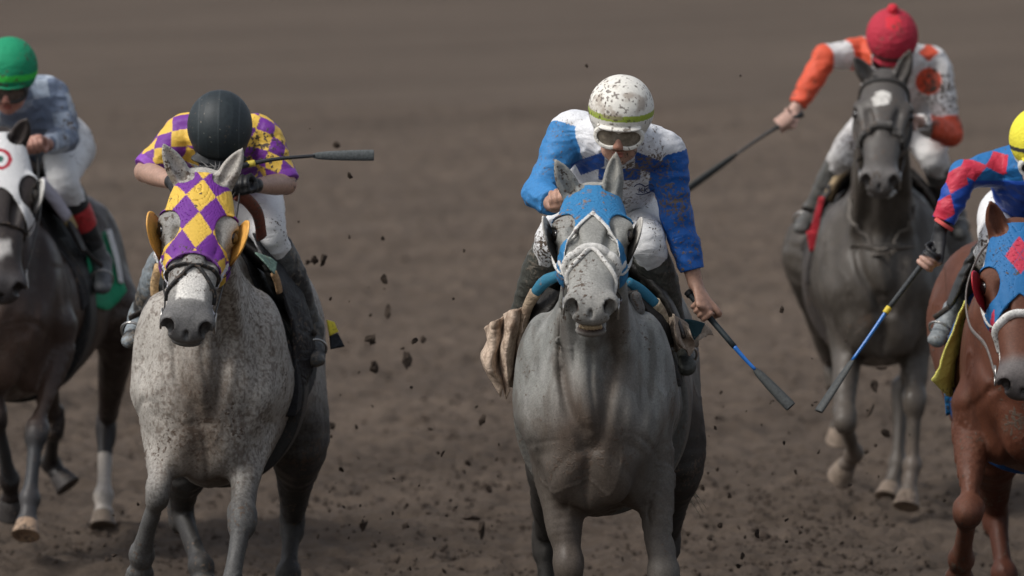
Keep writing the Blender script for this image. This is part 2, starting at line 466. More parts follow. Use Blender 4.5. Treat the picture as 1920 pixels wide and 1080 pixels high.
def leg_hind(F, T, s, hip, st, hk, ft, ho, sc=1.0):
    """hip, stifle, hock, fetlock, hoof"""
    F.chain([(hip, .13*sc, .20*sc), (hip*.45+st*.55, .125*sc, .19*sc), (st, .105*sc, .15*sc), (st*.55+hk*.45, .070*sc, .085*sc), (hk*.85+st*.15, .045*sc, .060*sc)], .09, n=4)
    F.seg(st*.3+hk*.7+V(0, .03, 0), hk+V(0, .05, .02), .03*sc, .024*sc, .03)
    F.seg(hk+V(0, .02, .04), hk+V(0, -.005, -.05), .046*sc, .042*sc, .02, ax=(1, 0, 0), qa=.062*sc, qb=.05*sc)
    F.chain([(hk, .042*sc, .05*sc), (hk*.65+ft*.35, .033*sc, .040*sc), (hk*.25+ft*.75, .031*sc, .038*sc), (ft, .041*sc, .044*sc)], .02, n=4)
    F.ell(ft, V(.044, .047, .044)*sc, .015)
    ps = ft*.42+ho*.58
    F.seg(ft, ps, .036*sc, .036*sc, .02); F.ell(ps, V(.047, .047, .030)*sc, .015)
    return dict(kn=hk, ft=ft, ho=ho, ps=ps, sc=sc)

def make_hoof(leg, O, root, m, col):
    """horn hoof as a lofted wall with a flat sole"""
    ps, ho, ft, sc = leg['ps'], leg['ho'], leg['ft'], leg['sc']
    ax = nrm(ho-ft); lat = V(1, 0, 0); lat = nrm(lat-(lat@ax)*ax); fw = np.cross(lat, ax)
    if fw[1] > 0: fw = -fw
    v = []; n = 20
    rows = [(-.004, .040, .040, 0), (.0, .046, .046, 0), (.03, .051, .052, .006), (.068, .060, .064, .016), (.074, .061, .066, .018), (.074, .050, .054, .016), (.066, .03, .03, .014)]
    for l, rx, ry, f in rows:
        for k in range(n):
            th = 2*pi*k/n
            v.append(ps+ax*l*sc+lat*rx*sc*cos(th)+fw*(ry*sc*sin(th)+f*sc))
    F = grid_faces(len(rows), n, 0, True)
    c = len(v); v.append(ps+ax*.062*sc+fw*.014*sc)
    for k in range(n): F.append(((len(rows)-1)*n+k, (len(rows)-1)*n+(k+1) % n, c))
    return mesh_poly('hoof', v, F, m, O, root, col)

def torso(F, T, sc=1.0, wid=1.0, croup=0.0, lift=0.0):
    w = wid
    def c(x, y, z): return T.p(x*sc, y*sc, z*sc+lift)
    ax = T.M[0]
    F.chain([(c(0, -.50, 1.06), .13*w, .20), (c(0, -.40, 1.06), .215*w, .29), (c(0, -.22, 1.05), .27*w, .36), (c(0, .05, 1.03), .30*w, .37), (c(0, .35, 1.04), .315*w, .36),
             (c(0, .62, 1.08), .30*w, .34), (c(croup, .85, 1.14), .27*w, .33), (c(croup, 1.05, 1.14), .20*w, .26)], .05, ax=ax, n=4)
    # withers ridge and back
    F.chain([(c(0, -.36, 1.36), .11, .12), (c(0, -.12, 1.44), .11, .15), (c(0, .12, 1.38), .15, .15), (c(0, .45, 1.30), .2, .16), (c(croup, .80, 1.33), .22, .18)], .10, ax=ax, n=3)
    for s in (-1, 1):
        F.ell(c(.165*s*w, -.27, 1.12), V(.125, .20, .30), .06, M=T.M)        # shoulder blade
        F.ell(c(.155*s*w, -.44, .99), V(.085, .09, .13), .09, M=T.M)        # point of shoulder
        F.ell(c(.078*s*w, -.505, .86), V(.085, .075, .12), .05, M=T.M)    # breast muscle
        F.ell(c(.15*s*w, -.33, .84), V(.075, .12, .12), .07, M=T.M)          # arm
        F.ell(c(croup+.12*s*w, .88, 1.22), V(.17, .26, .26), .08, M=T.M)     # rump
    F.seg(c(0, -.63, 1.0), c(0, -.60, .80), .010, .014, .04, 's')
    F.chain([(c(0, -.50, .76), .03, .04), (c(0, -.2, .74), .05, .05)], .08, n=2)

def neck(F, T, H, base=(0, -.26, 1.22), wb=.20, hb=.27, mid=None, wm=.105, hm=.16, top=.085):
    q = H.q
    b = T.p(*base); t = H.p(0, .05*q, -.13*q)
    m = (b*.42+t*.58+V(0, .03, .03)) if mid is None else mid
    ax = T.M[0]
    b2 = b*.72+m*.28+V(0, -.02, 0)
    F.chain([(b, wb, hb), (b2, wb*.78, hb*.85), (m, wm, hm), (t+(m-t)*.25, top*1.0, .125*q), (t, top*.95, .10*q)], .09, ax=ax, n=5)
    # windpipe with the neck muscles either side and the grooves between
    lo = T.p(0, -.57, 1.00)
    for s in (-1, 1):
        F.chain([(t+V(.050*s, -.05, -.05), .034), (m+V(.078*s, -.10, -.04), .042), (b2*.5+lo*.5+V(.092*s, -.02, .05), .052), (lo+V(.085*s, .05, .02), .05)], .035, n=4)
    F.chain([(t+V(0, -.06, -.09), .042), (m+V(0, -.125, -.08), .044), (lo*.45+b2*.55+V(0, -.055, .05), .046), (lo+V(0, .02, 0), .04)], .018, n=4)

GROOVES = [  # (polyline in breast coordinates x,z ; half width ; depth)
    ([(.080, 1.42), (.092, 1.27), (.078, 1.12), (.046, 1.00), (.016, .92)], .026, .036),
    ([(0, .95), (.006, .84), (-.004, .70)], .011, .013),
    ([(.020, .925), (.075, .905), (.115, .870), (.150, .80), (.185, .74)], .014, .004), ([(.26, 1.25), (.24, 1.05), (.25, .92)], .012, .006),
    ([(.165, 1.46), (.205, 1.30), (.215, 1.14), (.190, 1.02), (.165, .95)], .028, .022),
    ([(.115, .985), (.165, .995), (.205, .975)], .006, .005),
    ([(.205, .99), (.245, .90), (.235, .80)], .014, .010),
    ([(.035, 1.30), (.030, 1.12), (.020, 1.0)], .008, .006),
    ([(.12, 1.28), (.135, 1.12), (.125, 1.02)], .020, .006)]
BUMPS = [(.065, .835, .050, .075, .010), (.185, 1.03, .05, .07, .010), (.13, 1.16, .05, .10, .008), (.24, 1.18, .05, .12, .008), (0, 1.16, .035, .16, .020), (.20, .86, .03, .07, .008)]
def relief(t, sc=1.0, seed=0):
    """depth (m, positive = dent) of the breast muscles at torso-local points t"""
    wx = (vn(t, 5, seed+50)-.5)*.05; wz = (vn(t, 5, seed+51)-.5)*.09
    side = np.sign(t[:, 0]); x = np.abs(t[:, 0]+wx)/sc; z = (t[:, 2]+wz); r = np.zeros(len(t))
    dep = .25+1.4*vn(t, 5, seed+52)
    for pts, w_, d in GROOVES:
        best = np.full(len(t), 9.)
        pts = catmull([V(*p) for p in pts], 3)
        for a, b in zip(pts[:-1], pts[1:]):
            u = b-a; L = u@u; h = np.clip(((x-a[0])*u[0]+(z-a[1])*u[1])/L, 0, 1)
            best = np.minimum(best, (x-a[0]-h*u[0])**2+(z-a[1]-h*u[1])**2)
        r += d*np.exp(-best/w_**2)*dep
    for bx, bz, rx, rz, h in BUMPS:
        r -= h*np.exp(-((x-bx)/rx)**2-((z-bz)/rz)**2)*(.7+.6*vn(t, 5, seed+53))
    r = r*.75*sst(-.12, -.34, t[:, 1])*sst(.60, .72, t[:, 2])
    taper = .062*sst(1.06, .80, t[:, 2])*sst(.13, .28, np.abs(t[:, 0])/sc)*sst(.35, .10, t[:, 1])*sst(.55, .70, t[:, 2])
    return r+taper

def build_horse(c):
    """c: dict of measurements; returns everything the tack needs"""
    Y0 = c['Y']; A = lambda j: at(j[0], j[1], Y0+j[2])
    O = at(c['px'], c.get('py', 900), Y0); O[2] = 0
    yw = radians(c.get('yaw', 0))
    T = Fr(O, V(cos(yw), -sin(yw), 0), V(sin(yw), cos(yw), 0), V(0, 0, 1))
    H = head_frame(A(c['poll']), A(c['muzzle']), (cos(radians(c.get('hyaw', 0))), -sin(radians(c.get('hyaw', 0))), 0), c.get('roll', 0))
    F = Field()
    torso(F, T, c.get('sc', 1), c.get('wid', 1), c.get('croup', 0), c.get('lift', 0))
    neck(F, T, H, **c.get('neck', {}))
    legs = []
    for s, j in ((-1, c['lf']), (1, c['rf'])):
        el, kn, ft, ho = [A(x) for x in j]
        legs.append(leg_front(F, T, s, None, el, kn, ft, ho, c.get('leg', 1)))
    for s, j in ((-1, c['lh']), (1, c['rh'])):
        st, hk, ft, ho = [A(x) for x in j]
        legs.append(leg_hind(F, T, s, T.p(.13*s+c.get('croup', 0), .90, 1.18), st, hk, ft, ho, c.get('leg', 1)))
    hk_ = dict(mouth=c.get('mouth', 0), ear_l=[A(c['ear_l'][0])]+list(c['ear_l'][1:]) if c.get('ear_l') else None,
               ear_r=[A(c['ear_r'][0])]+list(c['ear_r'][1:]) if c.get('ear_r') else None, wide=c.get('hw', 1))
    head_prims(F, H, **hk_)
    HF = Field(); head_prims(HF, H, **dict(hk_, ear_l=None, ear_r=None))
    fld = F
    root = bpy.data.objects.new('racehorse', None); COL.objects.link(root); root.location = O
    tag(root, c['label'], 'horse', c.get('group'))
    amp = c.get('amp', .004)
    def f(P):
        d = F(P); m = np.abs(d) < .03
        if m.any():
            Q = P[m]; far = np.clip(np.linalg.norm(Q-H.p(0, .3*H.q, -.08), axis=1)/.35-.9, 0, 1)
            td = T.inv(Q); d[m] += relief(td, c.get('wid', 1), c.get('seed', 0))*far*c.get('rel', 1)
            vv = np.abs(fbm(Q, (7, 5, 3.2), c.get('seed', 0)+90, 2)-.5); d[m] -= .0035*np.exp(-(vv/.010)**2)*far*sst(1.45, 1.2, Q[:, 2])
            d[m] += ((fbm(Q, (16, 10, 7), 3, 2)-.5)*amp*2+(.5-np.abs(2*fbm(Q, (13, 9, 4.5), 9, 2)-1))*amp*1.3)*far
        return d
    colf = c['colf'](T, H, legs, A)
    body = blob('body', f, c.get('h', .007), c['mat'], O, root, colf, F.bounds())
    for i_, l in enumerate(legs): make_hoof(l, O, root, HOOF, c.get('hoofs', {}).get(i_, c.get('hoof', (.06, .055, .05))))
    q = H.q
    for s in (-1, 1):                      # eyes
        e = H.p(.0965*s*q*c.get('hw', 1), .198*q, -.050*q)
        fe = Field().ell(e, V(.021, .022, .021)*q*1.1, 0)
        blob('eye', fe, .004, EYE, O, root)
    return dict(T=T, H=H, F=F, HF=HF, O=O, root=root, legs=legs, A=A, c=c, Y=Y0)

def band_on(R, name, path, off, r, m, flat=None, colf=None, fld=None, seg=8):
    """strap whose points are pushed onto the surface of the field"""
    fld = fld or R['F']
    C = np.array(catmull(path, 8))
    for _ in range(8):
        n = vnormals(fld, C); C = C-n*(fld(C)-off)[:, None]*.9
    return tube(name, list(C), r, m, R['O'], R['root'], colf, n=1, seg=seg, flat=flat, ax=vnormals(fld, C[:1])[0])

def hood(R, region, colf, m, off=.008, h=.0045, name='hood'):
    HF = R['HF']; H = R['H']; q = H.q
    def f(P):
        d = HF(P)-off; loc = H.inv(P)/q
        d2 = np.maximum(d, region(loc)*q)
        return np.maximum(d2, -(d+off-.002))
    lo, hi = HF.bounds()
    return blob(name, f, h, m, R['O'], R['root'], lambda P: colf(H.inv(P)/q), (lo, hi))

def eye_hole(l, ex=.116, el=.203, rx=.055, rl=.070):
    """negative inside the hole around each eye (in head units)"""
    a = np.abs(l[:, 0]); d = np.sqrt(((l[:, 1]-el)/rl)**2+((a-ex)/rx)**2)-1
    side = np.sqrt(((l[:, 1]-el)/rl)**2+((l[:, 2]+.07)/.05)**2)-1
    return np.minimum(d, np.where(a > .09, side, 9))*.05

def blinker(R, s, col, m, size=1.0, depth=.05, name='blinker_cup'):
    """leather cup standing out behind the eye: a half shell open towards the front"""
    H = R['H']; q = H.q; hw = R['c'].get('hw', 1)
    v = []; nu, nw = 14, 9
    for i in range(nu):
        u = -1+2*i/(nu-1)                       # along the face
        for j in range(nw):
            t = j/(nw-1)                         # from root to rim
            prof = math.sqrt(max(0, 1-abs(u)**2.6))
            x = (.098+depth*prof*sin(t*pi/2)*1.0)*hw
            n = -.110+(.135)*t*prof*1.0+(-.02)*(1-prof)
            l = .197+u*.062*size*(1+.05*t)
            v.append(H.p(x*s*q, l*q, n*q))
    v = np.array(v); G = v.reshape(nu, nw, 3)
    rows = [list(r) for r in G[:, ::2]]
    return sheet(name, rows[::1], m, R['O'], R['root'], col, th=.006, n=2)

def shell(R, name, region, off, m, col, h=.006, fld=None, bounds=None, inner=.004, out=None):
    F = fld or R['F']
    def f(P):
        d = F(P)-off; d = np.maximum(d, region(P)); return np.maximum(d, -(d+off+.012))
    return blob(name, f, h, m, R['O'], R['root'], col, bounds or F.bounds())

def saddlery(R, cloth=(.5, .5, .5), pad=(.5, .5, .5), saddle=(.02, .018, .016), girth=(.6, .58, .55), y0=.0, y1=.52, z0=1.06):
    T = R['T']; O = T.O
    b = (O+V(-.55, -.55, .5), O+V(.65, 1.0, 1.9))
    def reg(P):
        t = T.inv(P); a = np.maximum(np.maximum(y0-t[:, 1], t[:, 1]-y1), z0-t[:, 2]+.25*(t[:, 1]-y0)); return a
    c = shell(R, 'saddle_cloth', reg, .010, CLOTH, np.array(cloth), bounds=b)
    def regg(P):
        t = T.inv(P); return np.maximum(np.abs(t[:, 1]-.12)-.05, t[:, 2]-1.35)
    shell(R, 'girth', regg, .016, STRAPM, np.array(girth), bounds=b)
    S = Field(); p = T.p
    S.chain([(p(0, .02, 1.585), .05, .045), (p(0, .20, 1.56), .09, .03), (p(0, .42, 1.57), .11, .03), (p(0, .50, 1.62), .10, .02)], .02, n=4)
    for s in (-1, 1): S.chain([(p(.08*s, .15, 1.56), .04, .10), (p(.22*s, .12, 1.44), .026, .12), (p(.295*s, .12, 1.30), .014, .10)], .03, ax=V(1, 0, .3), n=4)
    blob('saddle', S, .006, LEATHER, O, R['root'], np.array(saddle), S.bounds())

def bridle(R, col, noseband=.40, m=None, brow=True, r=.010, cheek=True, nb_r=None, wrapx=1.0, bitc=(.4, .4, .38)):
    H = R['H']; q = H.q; m = m or STRAPM; hw = R['c'].get('hw', 1); HF = R['HF']
    P = lambda x, l, n: H.p(x*q*hw, l*q, n*q)
    if noseband:
        l = noseband
        band_on(R, 'noseband', [P(-.07, l+.03, -.16), P(-.085, l+.01, -.10), P(-.06, l-.01, .0), P(0, l-.02, .02), P(.06, l-.01, .0), P(.085, l+.01, -.10), P(.07, l+.03, -.16)], .004, nb_r or r, m, .55, col, HF)
    if brow:
        band_on(R, 'browband', [P(-.10, .075, -.12), P(-.09, .05, -.04), P(0, .035, .03), P(.09, .05, -.04), P(.10, .075, -.12)], .004, r, m, .5, col, HF)
    for s in (-1, 1):
        if cheek:
            band_on(R, 'cheekpiece', [P(.10*s, .03, -.12), P(.115*s, .20, -.13), P(.09*s, .36, -.12), P(.075*s, .49, -.10)], .004, r*.9, m, .5, col, HF)
        c = P(.072*s, .515, -.105); v = []
        ring = [c+H.v(.004*s, .034*q*cos(t), .034*q*sin(t)) for t in np.linspace(0, 2*pi, 13)]
        tube('bit_ring', ring, .0042, METAL, R['O'], R['root'], bitc, n=2, seg=6)
def fleece(R, name, pts, r, col, n=26, seed=1, m=None):
    """string of lambswool tufts following a strap"""
    C = np.array(catmull(pts, 10)); F = Field(); rnd = random.Random(seed)
    for _ in range(8): nn = vnormals(R['HF'], C); C = C-nn*(R['HF'](C)-r*.5)[:, None]*.9
    for i in range(n):
        p = C[int(i/(n-1)*(len(C)-1))]+V(*[rnd.uniform(-.3, .3)*r for _ in range(3)])
        F.ell(p, V(rnd.uniform(.6, 1.1), 1, rnd.uniform(.8, 1.3))*r*.9, r*.4)
    return blob(name, F, .004, m or CLOTH, R['O'], R['root'], np.array(col), F.bounds())

def stirrup(R, toe, ank, seed=0, leather=None):
    """steel iron round the foot, hanging from its leather"""
    f = nrm(toe-ank); up = V(0, 0, 1)-f*f[2]; up = nrm(up); lat = np.cross(f, up); c = toe*.75+ank*.25
    ring = [c+lat*(.047*cos(t))+up*(.050*sin(t)+.010) for t in np.linspace(radians(-38), radians(218), 13)]
    tube('stirrup_iron', ring, .005, METAL, R['O'], R['root'], n=2, seg=6)
    tube('stirrup_tread', [ring[0], ring[-1]], .010, METAL, R['O'], R['root'], n=2, seg=8, flat=2.0)
    if leather is not None:
        tube('stirrup_leather', [c+up*.08, c*.5+leather*.5+V(0, .01, .0), leather], .011, STRAPM, R['O'], R['root'], (.04, .034, .03), n=4, seg=8, flat=.35)
# ================================================================== the track
GZ = []
def ground_z(x, y):
    ys, xs, Z = GZ[0]; i = np.clip(np.searchsorted(ys, y)-1, 0, len(ys)-2); j = np.clip(np.searchsorted(xs, x)-1, 0, len(xs)-2)
    return Z[i, j]
def ground():
    m = bpy.data.materials.new('dirt'); m.use_nodes = True; nt = m.node_tree; N = nt.nodes; L = nt.links; bs = N['Principled BSDF']
    bs.inputs['Roughness'].default_value = .95; bs.inputs['Specular IOR Level'].default_value = .12
    tc = N.new('ShaderNodeTexCoord')
    def noise(sc, det, scale=(1, 1, 1), rot=0, rough=.6):
        mp = N.new('ShaderNodeMapping'); mp.inputs['Scale'].default_value = scale; mp.inputs['Rotation'].default_value = (0, 0, rot)
        L.new(tc.outputs['Object'], mp.inputs[0]); n = N.new('ShaderNodeTexNoise'); n.inputs['Scale'].default_value = sc
        n.inputs['Detail'].default_value = det; n.inputs['Roughness'].default_value = rough; L.new(mp.outputs[0], n.inputs['Vector']); return n.outputs['Fac']
    def streak(sc, ang, scale):
        a = N.new('ShaderNodeMapping'); a.inputs['Rotation'].default_value = (0, 0, ang); L.new(tc.outputs['Object'], a.inputs[0])
        b = N.new('ShaderNodeMapping'); b.inputs['Scale'].default_value = scale; L.new(a.outputs[0], b.inputs[0])
        n = N.new('ShaderNodeTexNoise'); n.inputs['Scale'].default_value = sc; n.inputs['Detail'].default_value = 3; L.new(b.outputs[0], n.inputs['Vector']); return n.outputs['Fac']
    def rng(s, a, b, c, d):
        r = N.new('ShaderNodeMapRange'); L.new(s, r.inputs[0])
        for i, x in enumerate((a, b, c, d)): r.inputs[1+i].default_value = x
        return r.outputs[0]
    rgb = N.new('ShaderNodeRGB'); rgb.outputs[0].default_value = (.100, .077, .060, 1); src = rgb.outputs[0]
    for f in (rng(noise(14, 5), .3, .7, .80, 1.15), rng(noise(1.3, 3), .3, .7, .90, 1.08),
              rng(streak(1.0, -1.0, (.10, 1.3, 1)), .36, .64, .87, 1.10), rng(streak(.35, -.9, (.12, 1.2, 1)), .36, .64, .90, 1.09)):
        x = N.new('ShaderNodeMix'); x.data_type = 'RGBA'; x.blend_type = 'MULTIPLY'; x.inputs[0].default_value = 1
        L.new(src, x.inputs[6]); L.new(f, x.inputs[7]); src = x.outputs[2]
    sp = N.new('ShaderNodeSeparateXYZ'); L.new(tc.outputs['Object'], sp.inputs[0])      # colour darkens towards the camera, with a noisy edge
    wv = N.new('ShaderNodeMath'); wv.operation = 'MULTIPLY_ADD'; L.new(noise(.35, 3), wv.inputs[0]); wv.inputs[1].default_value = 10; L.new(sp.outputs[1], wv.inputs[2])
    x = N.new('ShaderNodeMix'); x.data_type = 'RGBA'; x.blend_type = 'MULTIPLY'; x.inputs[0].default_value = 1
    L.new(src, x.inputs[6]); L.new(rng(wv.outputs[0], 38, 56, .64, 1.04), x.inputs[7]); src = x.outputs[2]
    x = N.new('ShaderNodeMix'); x.data_type = 'RGBA'; L.new(rng(noise(5.5, 5, (1, .7, 1), .2, .65), .57, .70, 0, .6), x.inputs[0]); L.new(src, x.inputs[6]); x.inputs[7].default_value = (.038, .028, .022, 1); src = x.outputs[2]
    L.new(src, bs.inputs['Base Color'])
    b = N.new('ShaderNodeBump'); b.inputs['Strength'].default_value = .7; b.inputs['Distance'].default_value = .03
    L.new(noise(30, 5), b.inputs['Height']); L.new(b.outputs[0], bs.inputs['Normal'])
    # one sheet: fine displaced rows near the horses, coarse to the horizon
    ys = np.concatenate([[-60, 0, 15], np.concatenate([np.arange(20, 33, .1), np.arange(33, 44, .022), np.arange(44, 60, .05), np.arange(60, 85, .12)]), 85*np.cumprod(np.full(50, 1.045)), [1000]])
    xs = np.concatenate([[-600, -150, -40, -12], np.arange(-4.4, 4.41, .028), [12, 40, 150, 600]])
    Y, X = np.meshgrid(ys, xs, indexing='ij'); P = np.stack([X.ravel(), Y.ravel(), np.zeros(X.size)], 1)
    near = ((np.abs(P[:, 0]) < 4.5) & (P[:, 1] > 19) & (P[:, 1] < 84))
    z = np.zeros(len(P))
    z[near] = (fbm(P[near], (9, 7, 1), 21, 3)-.5)*.075+(fbm(P[near], (26, 20, 1), 25, 3)-.5)*.035+(fbm(P[near], (1.4, 1.0, 1), 31, 2)-.5)*.07
    # hoof prints churned into the surface
    rnd = random.Random(4)
    for _ in range(520):
        cx, cy, r = rnd.uniform(-3.4, 3.4), 33+rnd.uniform(0, 1)**1.6*40, rnd.uniform(.06, .10)
        m_ = near & (np.abs(P[:, 0]-cx) < .4) & (np.abs(P[:, 1]-cy) < .4)
        d = np.sqrt((P[m_, 0]-cx)**2+((P[m_, 1]-cy)*.8)**2)/r
        z[m_] += -.035*np.exp(-d**2)+.018*np.exp(-((d-1.5)/.5)**2)
    P[:, 2] = z-.01
    Z = P[:, 2].reshape(len(ys), len(xs)); GZ.append((ys, xs, Z))
    F = np.array(grid_faces(len(ys), len(xs)))
    F = F[:, ::-1]
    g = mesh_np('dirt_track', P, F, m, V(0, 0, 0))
    tag(g, 'harrowed brown dirt of the racetrack', 'ground', kind='structure')
    return m
DIRT = ground()

DIRTCLOD = mat('dirt_clod', .95, .1, col=(.050, .038, .030), grain=.3, gscale=3, bump=.4, bscale=6)
# ================================================================== middle grey horse
def col_B(T, H, legs, A):
    q = H.q
    def f(P):
        loc = H.inv(P)/q; t = T.inv(P)
        n = fbm(P, 6, 11); n2 = fbm(P, (22, 22, 9), 12)
        c = np.tile([.222, .226, .212], (len(P), 1))*(.78+.44*n)[:, None]
        c = mixc(c, (.13, .13, .125), sst(.52, .75, n2)*.45)
        st = fbm(P, (26, 10, 3.0), 14, 3); c = mixc(c, (.075, .066, .055), sst(.54, .68, st)*.55*sst(1.60, 1.35, P[:, 2])); c = mixc(c, (.30, .30, .285), sst(.48, .34, st)*.5)
        c = mixc(c, (.11, .085, .065), sst(.55, .70, fbm(P, 11, 15, 3))*.45)
        # dirty brown middle of the breast and lower neck
        br = np.exp(-(t[:, 0]/.16)**2)*sst(1.35, .85, P[:, 2])*(t[:, 1] < -.2)
        c = mixc(c, (.098, .068, .050), np.clip(br*1.3*(.7+.8*n), 0, .97))
        for s in (-1, 1):
            gx = .085*sst(.95, 1.25, P[:, 2])+.01; c = mixc(c, (.085, .064, .050), np.exp(-((t[:, 0]-s*gx)/.030)**2)*(t[:, 1] < -.15)*sst(1.50, 1.35, P[:, 2])*(.35+.6*n))
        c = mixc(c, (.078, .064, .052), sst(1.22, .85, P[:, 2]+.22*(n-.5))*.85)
        c = mixc(c, (.030, .028, .026), sst(.10, .40, t[:, 1])*sst(1.20, .90, P[:, 2]+.1*(n-.5))*.85)  # muddy hind legs, with shade under the belly painted into the coat
        hd = (loc[:, 1] > -.06) & (loc[:, 2] > -.30)
        c = mixc(c, (.33, .325, .30), hd*sst(.0, .1, loc[:, 1])*.55)
        mz = sst(.46, .56, loc[:, 1])*hd
        c = mixc(c, (.27, .262, .245), mz*.6)
        lip = hd*sst(.56, .60, loc[:, 1])*sst(-.085, -.11, loc[:, 2])
        c = mixc(c, (.16, .12, .10), lip*.7)
        cav = hd*(loc[:, 1] > .50)*sst(-.112, -.118, loc[:, 2])*sst(-.165, -.158, loc[:, 2])
        c = mixc(c, (.05, .028, .022), cav*.9)
        for s in (-1, 1):
            dn = np.linalg.norm((loc-V(.048*s, .578, -.04))/V(.020, .026, .024), axis=1)
            c = mixc(c, (.035, .03, .03), sst(1.15, .8, dn))
            de = np.linalg.norm((loc-V(.108*s, .197, -.06))/V(.04, .042, .032), axis=1)
            c = mixc(c, (.06, .055, .05), sst(1.2, .6, de)*.8)
        ear = (loc[:, 1] < -.03)*(loc[:, 2] > -.14)
        c = mixc(c, (.40, .385, .34), ear*.6)
        return c
    return f
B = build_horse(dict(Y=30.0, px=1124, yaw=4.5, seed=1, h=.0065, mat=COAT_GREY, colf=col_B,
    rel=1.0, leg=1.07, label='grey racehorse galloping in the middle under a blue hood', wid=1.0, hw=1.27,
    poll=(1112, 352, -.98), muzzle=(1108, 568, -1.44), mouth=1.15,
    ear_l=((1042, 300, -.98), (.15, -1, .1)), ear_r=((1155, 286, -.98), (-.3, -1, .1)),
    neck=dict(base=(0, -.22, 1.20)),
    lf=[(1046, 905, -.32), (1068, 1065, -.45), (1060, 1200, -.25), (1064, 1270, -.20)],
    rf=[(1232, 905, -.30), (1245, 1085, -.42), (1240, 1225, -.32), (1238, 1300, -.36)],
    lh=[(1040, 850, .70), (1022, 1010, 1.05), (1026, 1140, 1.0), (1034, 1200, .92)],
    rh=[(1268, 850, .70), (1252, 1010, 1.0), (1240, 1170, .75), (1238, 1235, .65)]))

def W3(x): return (.70, .69, .66)
def reg_B(l):
    x = np.abs(l[:, 0]); y = l[:, 1]
    low = np.where(x < .085, .165+x*1.30, .275+(x-.085)*5.5)          # arched bottom edge, two tails
    d = y-np.minimum(low, .42)
    d = np.maximum(d, -(y+.015)-x*.15)
    d = np.maximum(d, -eye_hole(l))
    tail = .0
    ear = np.sqrt(((x-.060)/.036)**2+((y+.012)/.040)**2+((l[:, 2]+.06)/.09)**2)-1
    d = np.maximum(d, -ear*.035)
    d = np.maximum(d, -(l[:, 2]+.20))
    return d
def hoodc_B(l):
    x = np.abs(l[:, 0]); y = l[:, 1]
    c = np.tile([.035, .19, .40], (len(l), 1))
    low = np.minimum(np.where(x < .085, .165+x*1.30, .275+(x-.085)*5.5), .42)
    c = mixc(c, (.62, .61, .58), (low-y < .020)*1.0)
    return c
hood(B, reg_B, hoodc_B, CLOTHMUD)
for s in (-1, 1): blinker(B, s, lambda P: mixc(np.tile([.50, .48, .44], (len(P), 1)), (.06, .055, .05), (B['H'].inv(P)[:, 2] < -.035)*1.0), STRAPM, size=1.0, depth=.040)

bridle(B, (.62, .61, .58), noseband=.0, brow=False, r=.011)
H = B['H']; q = H.q; hw = 1.27
P_ = lambda x, l, n: H.p(x*q*hw, l*q, n*q)
WB = (.60, .59, .56)
band_on(B, 'noseband', [P_(-.08, .42, -.13), P_(-.07, .37, -.05), P_(-.035, .335, .0), P_(0, .325, .02), P_(.035, .335, .0), P_(.07, .37, -.05), P_(.08, .42, -.13)], .004, .015, STRAPM, .6, WB, B['HF'])
band_on(B, 'cross_strap', [P_(-.075, .44, -.07), P_(-.04, .385, .0), P_(0, .335, .03), P_(.045, .40, .0), P_(.078, .47, -.08)], .006, .008, STRAPM, .6, WB, B['HF'])
for s in (-1, 1):
    fleece(B, 'cheek_fleece', [P_(.112*s, .30, -.09), P_(.105*s, .40, -.10), P_(.098*s, .50, -.10)], .012, WB, 24, 3+s)
# teeth and gum in the open mouth
F = Field()
for i in range(-3, 4):
    F.ell(P_(.0090*i, .594-.0012*i*i, -.124-.0005*i*i), V(.0070, .007, .0105+.0012*(i%2))*q, .003, M=H.M)
blob('teeth', F, .0032, STRAPM, B['O'], B['root'], (.42, .32, .20), F.bounds())
saddlery(B, cloth=(.03, .028, .026), saddle=(.03, .028, .025), z0=1.12, girth=(.10, .095, .085))

A = B['A']; TAN, TEAL = (.36, .28, .20), (.035, .17, .27)
tube('cloth_roll', [A((1048, 516, -.16)), A((1022, 528, -.12)), A((1004, 548, -.08))], [.018, .024, .020], CLOTHMUD, B['O'], B['root'], TEAL, flat=.8)
tube('cloth_roll', [A((1004, 548, -.08)), A((988, 580, -.04)), A((976, 635, .0))], [.024, .020, .016], CLOTHTAN, B['O'], B['root'], TAN, flat=.9)
sheet('torn_cloth', [[A((1004, 556, -.06)), A((985, 572, .06)), A((966, 580, -.06)), A((944, 592, .08)), A((928, 600, -.05)), A((911, 614, .07))],
                     [A((988, 592, -.05)), A((976, 606, .08)), A((958, 618, -.08)), A((945, 622, .08)), A((926, 642, -.02)), A((916, 634, .08))],
                     [A((980, 640, -.02)), A((966, 655, .08)), A((950, 660, -.07)), A((935, 672, .08)), A((918, 688, -.04)), A((903, 662, .05))],
                     [A((974, 680, .0)), A((966, 690, .08)), A((952, 700, -.04)), A((942, 708, .07)), A((934, 712, .0)), A((918, 700, .05))],
                     [A((968, 712, .03)), A((960, 726, .08)), A((954, 726, .0)), A((950, 748, .07)), A((944, 728, .03)), A((938, 744, .05))]], CLOTHTAN, B['O'], B['root'], (.52, .41, .32), th=.004, wr=.020, wf=11, n=7)
tube('cloth_roll', [A((1178, 528, -.16)), A((1202, 545, -.12)), A((1228, 570, -.08))], [.017, .022, .022], CLOTHMUD, B['O'], B['root'], TEAL, flat=.8)
tube('cloth_roll', [A((1226, 568, -.08)), A((1243, 596, -.04)), A((1251, 632, .0))], [.026, .022, .012], CLOTHTAN, B['O'], B['root'], (.44, .36, .25), flat=.9)
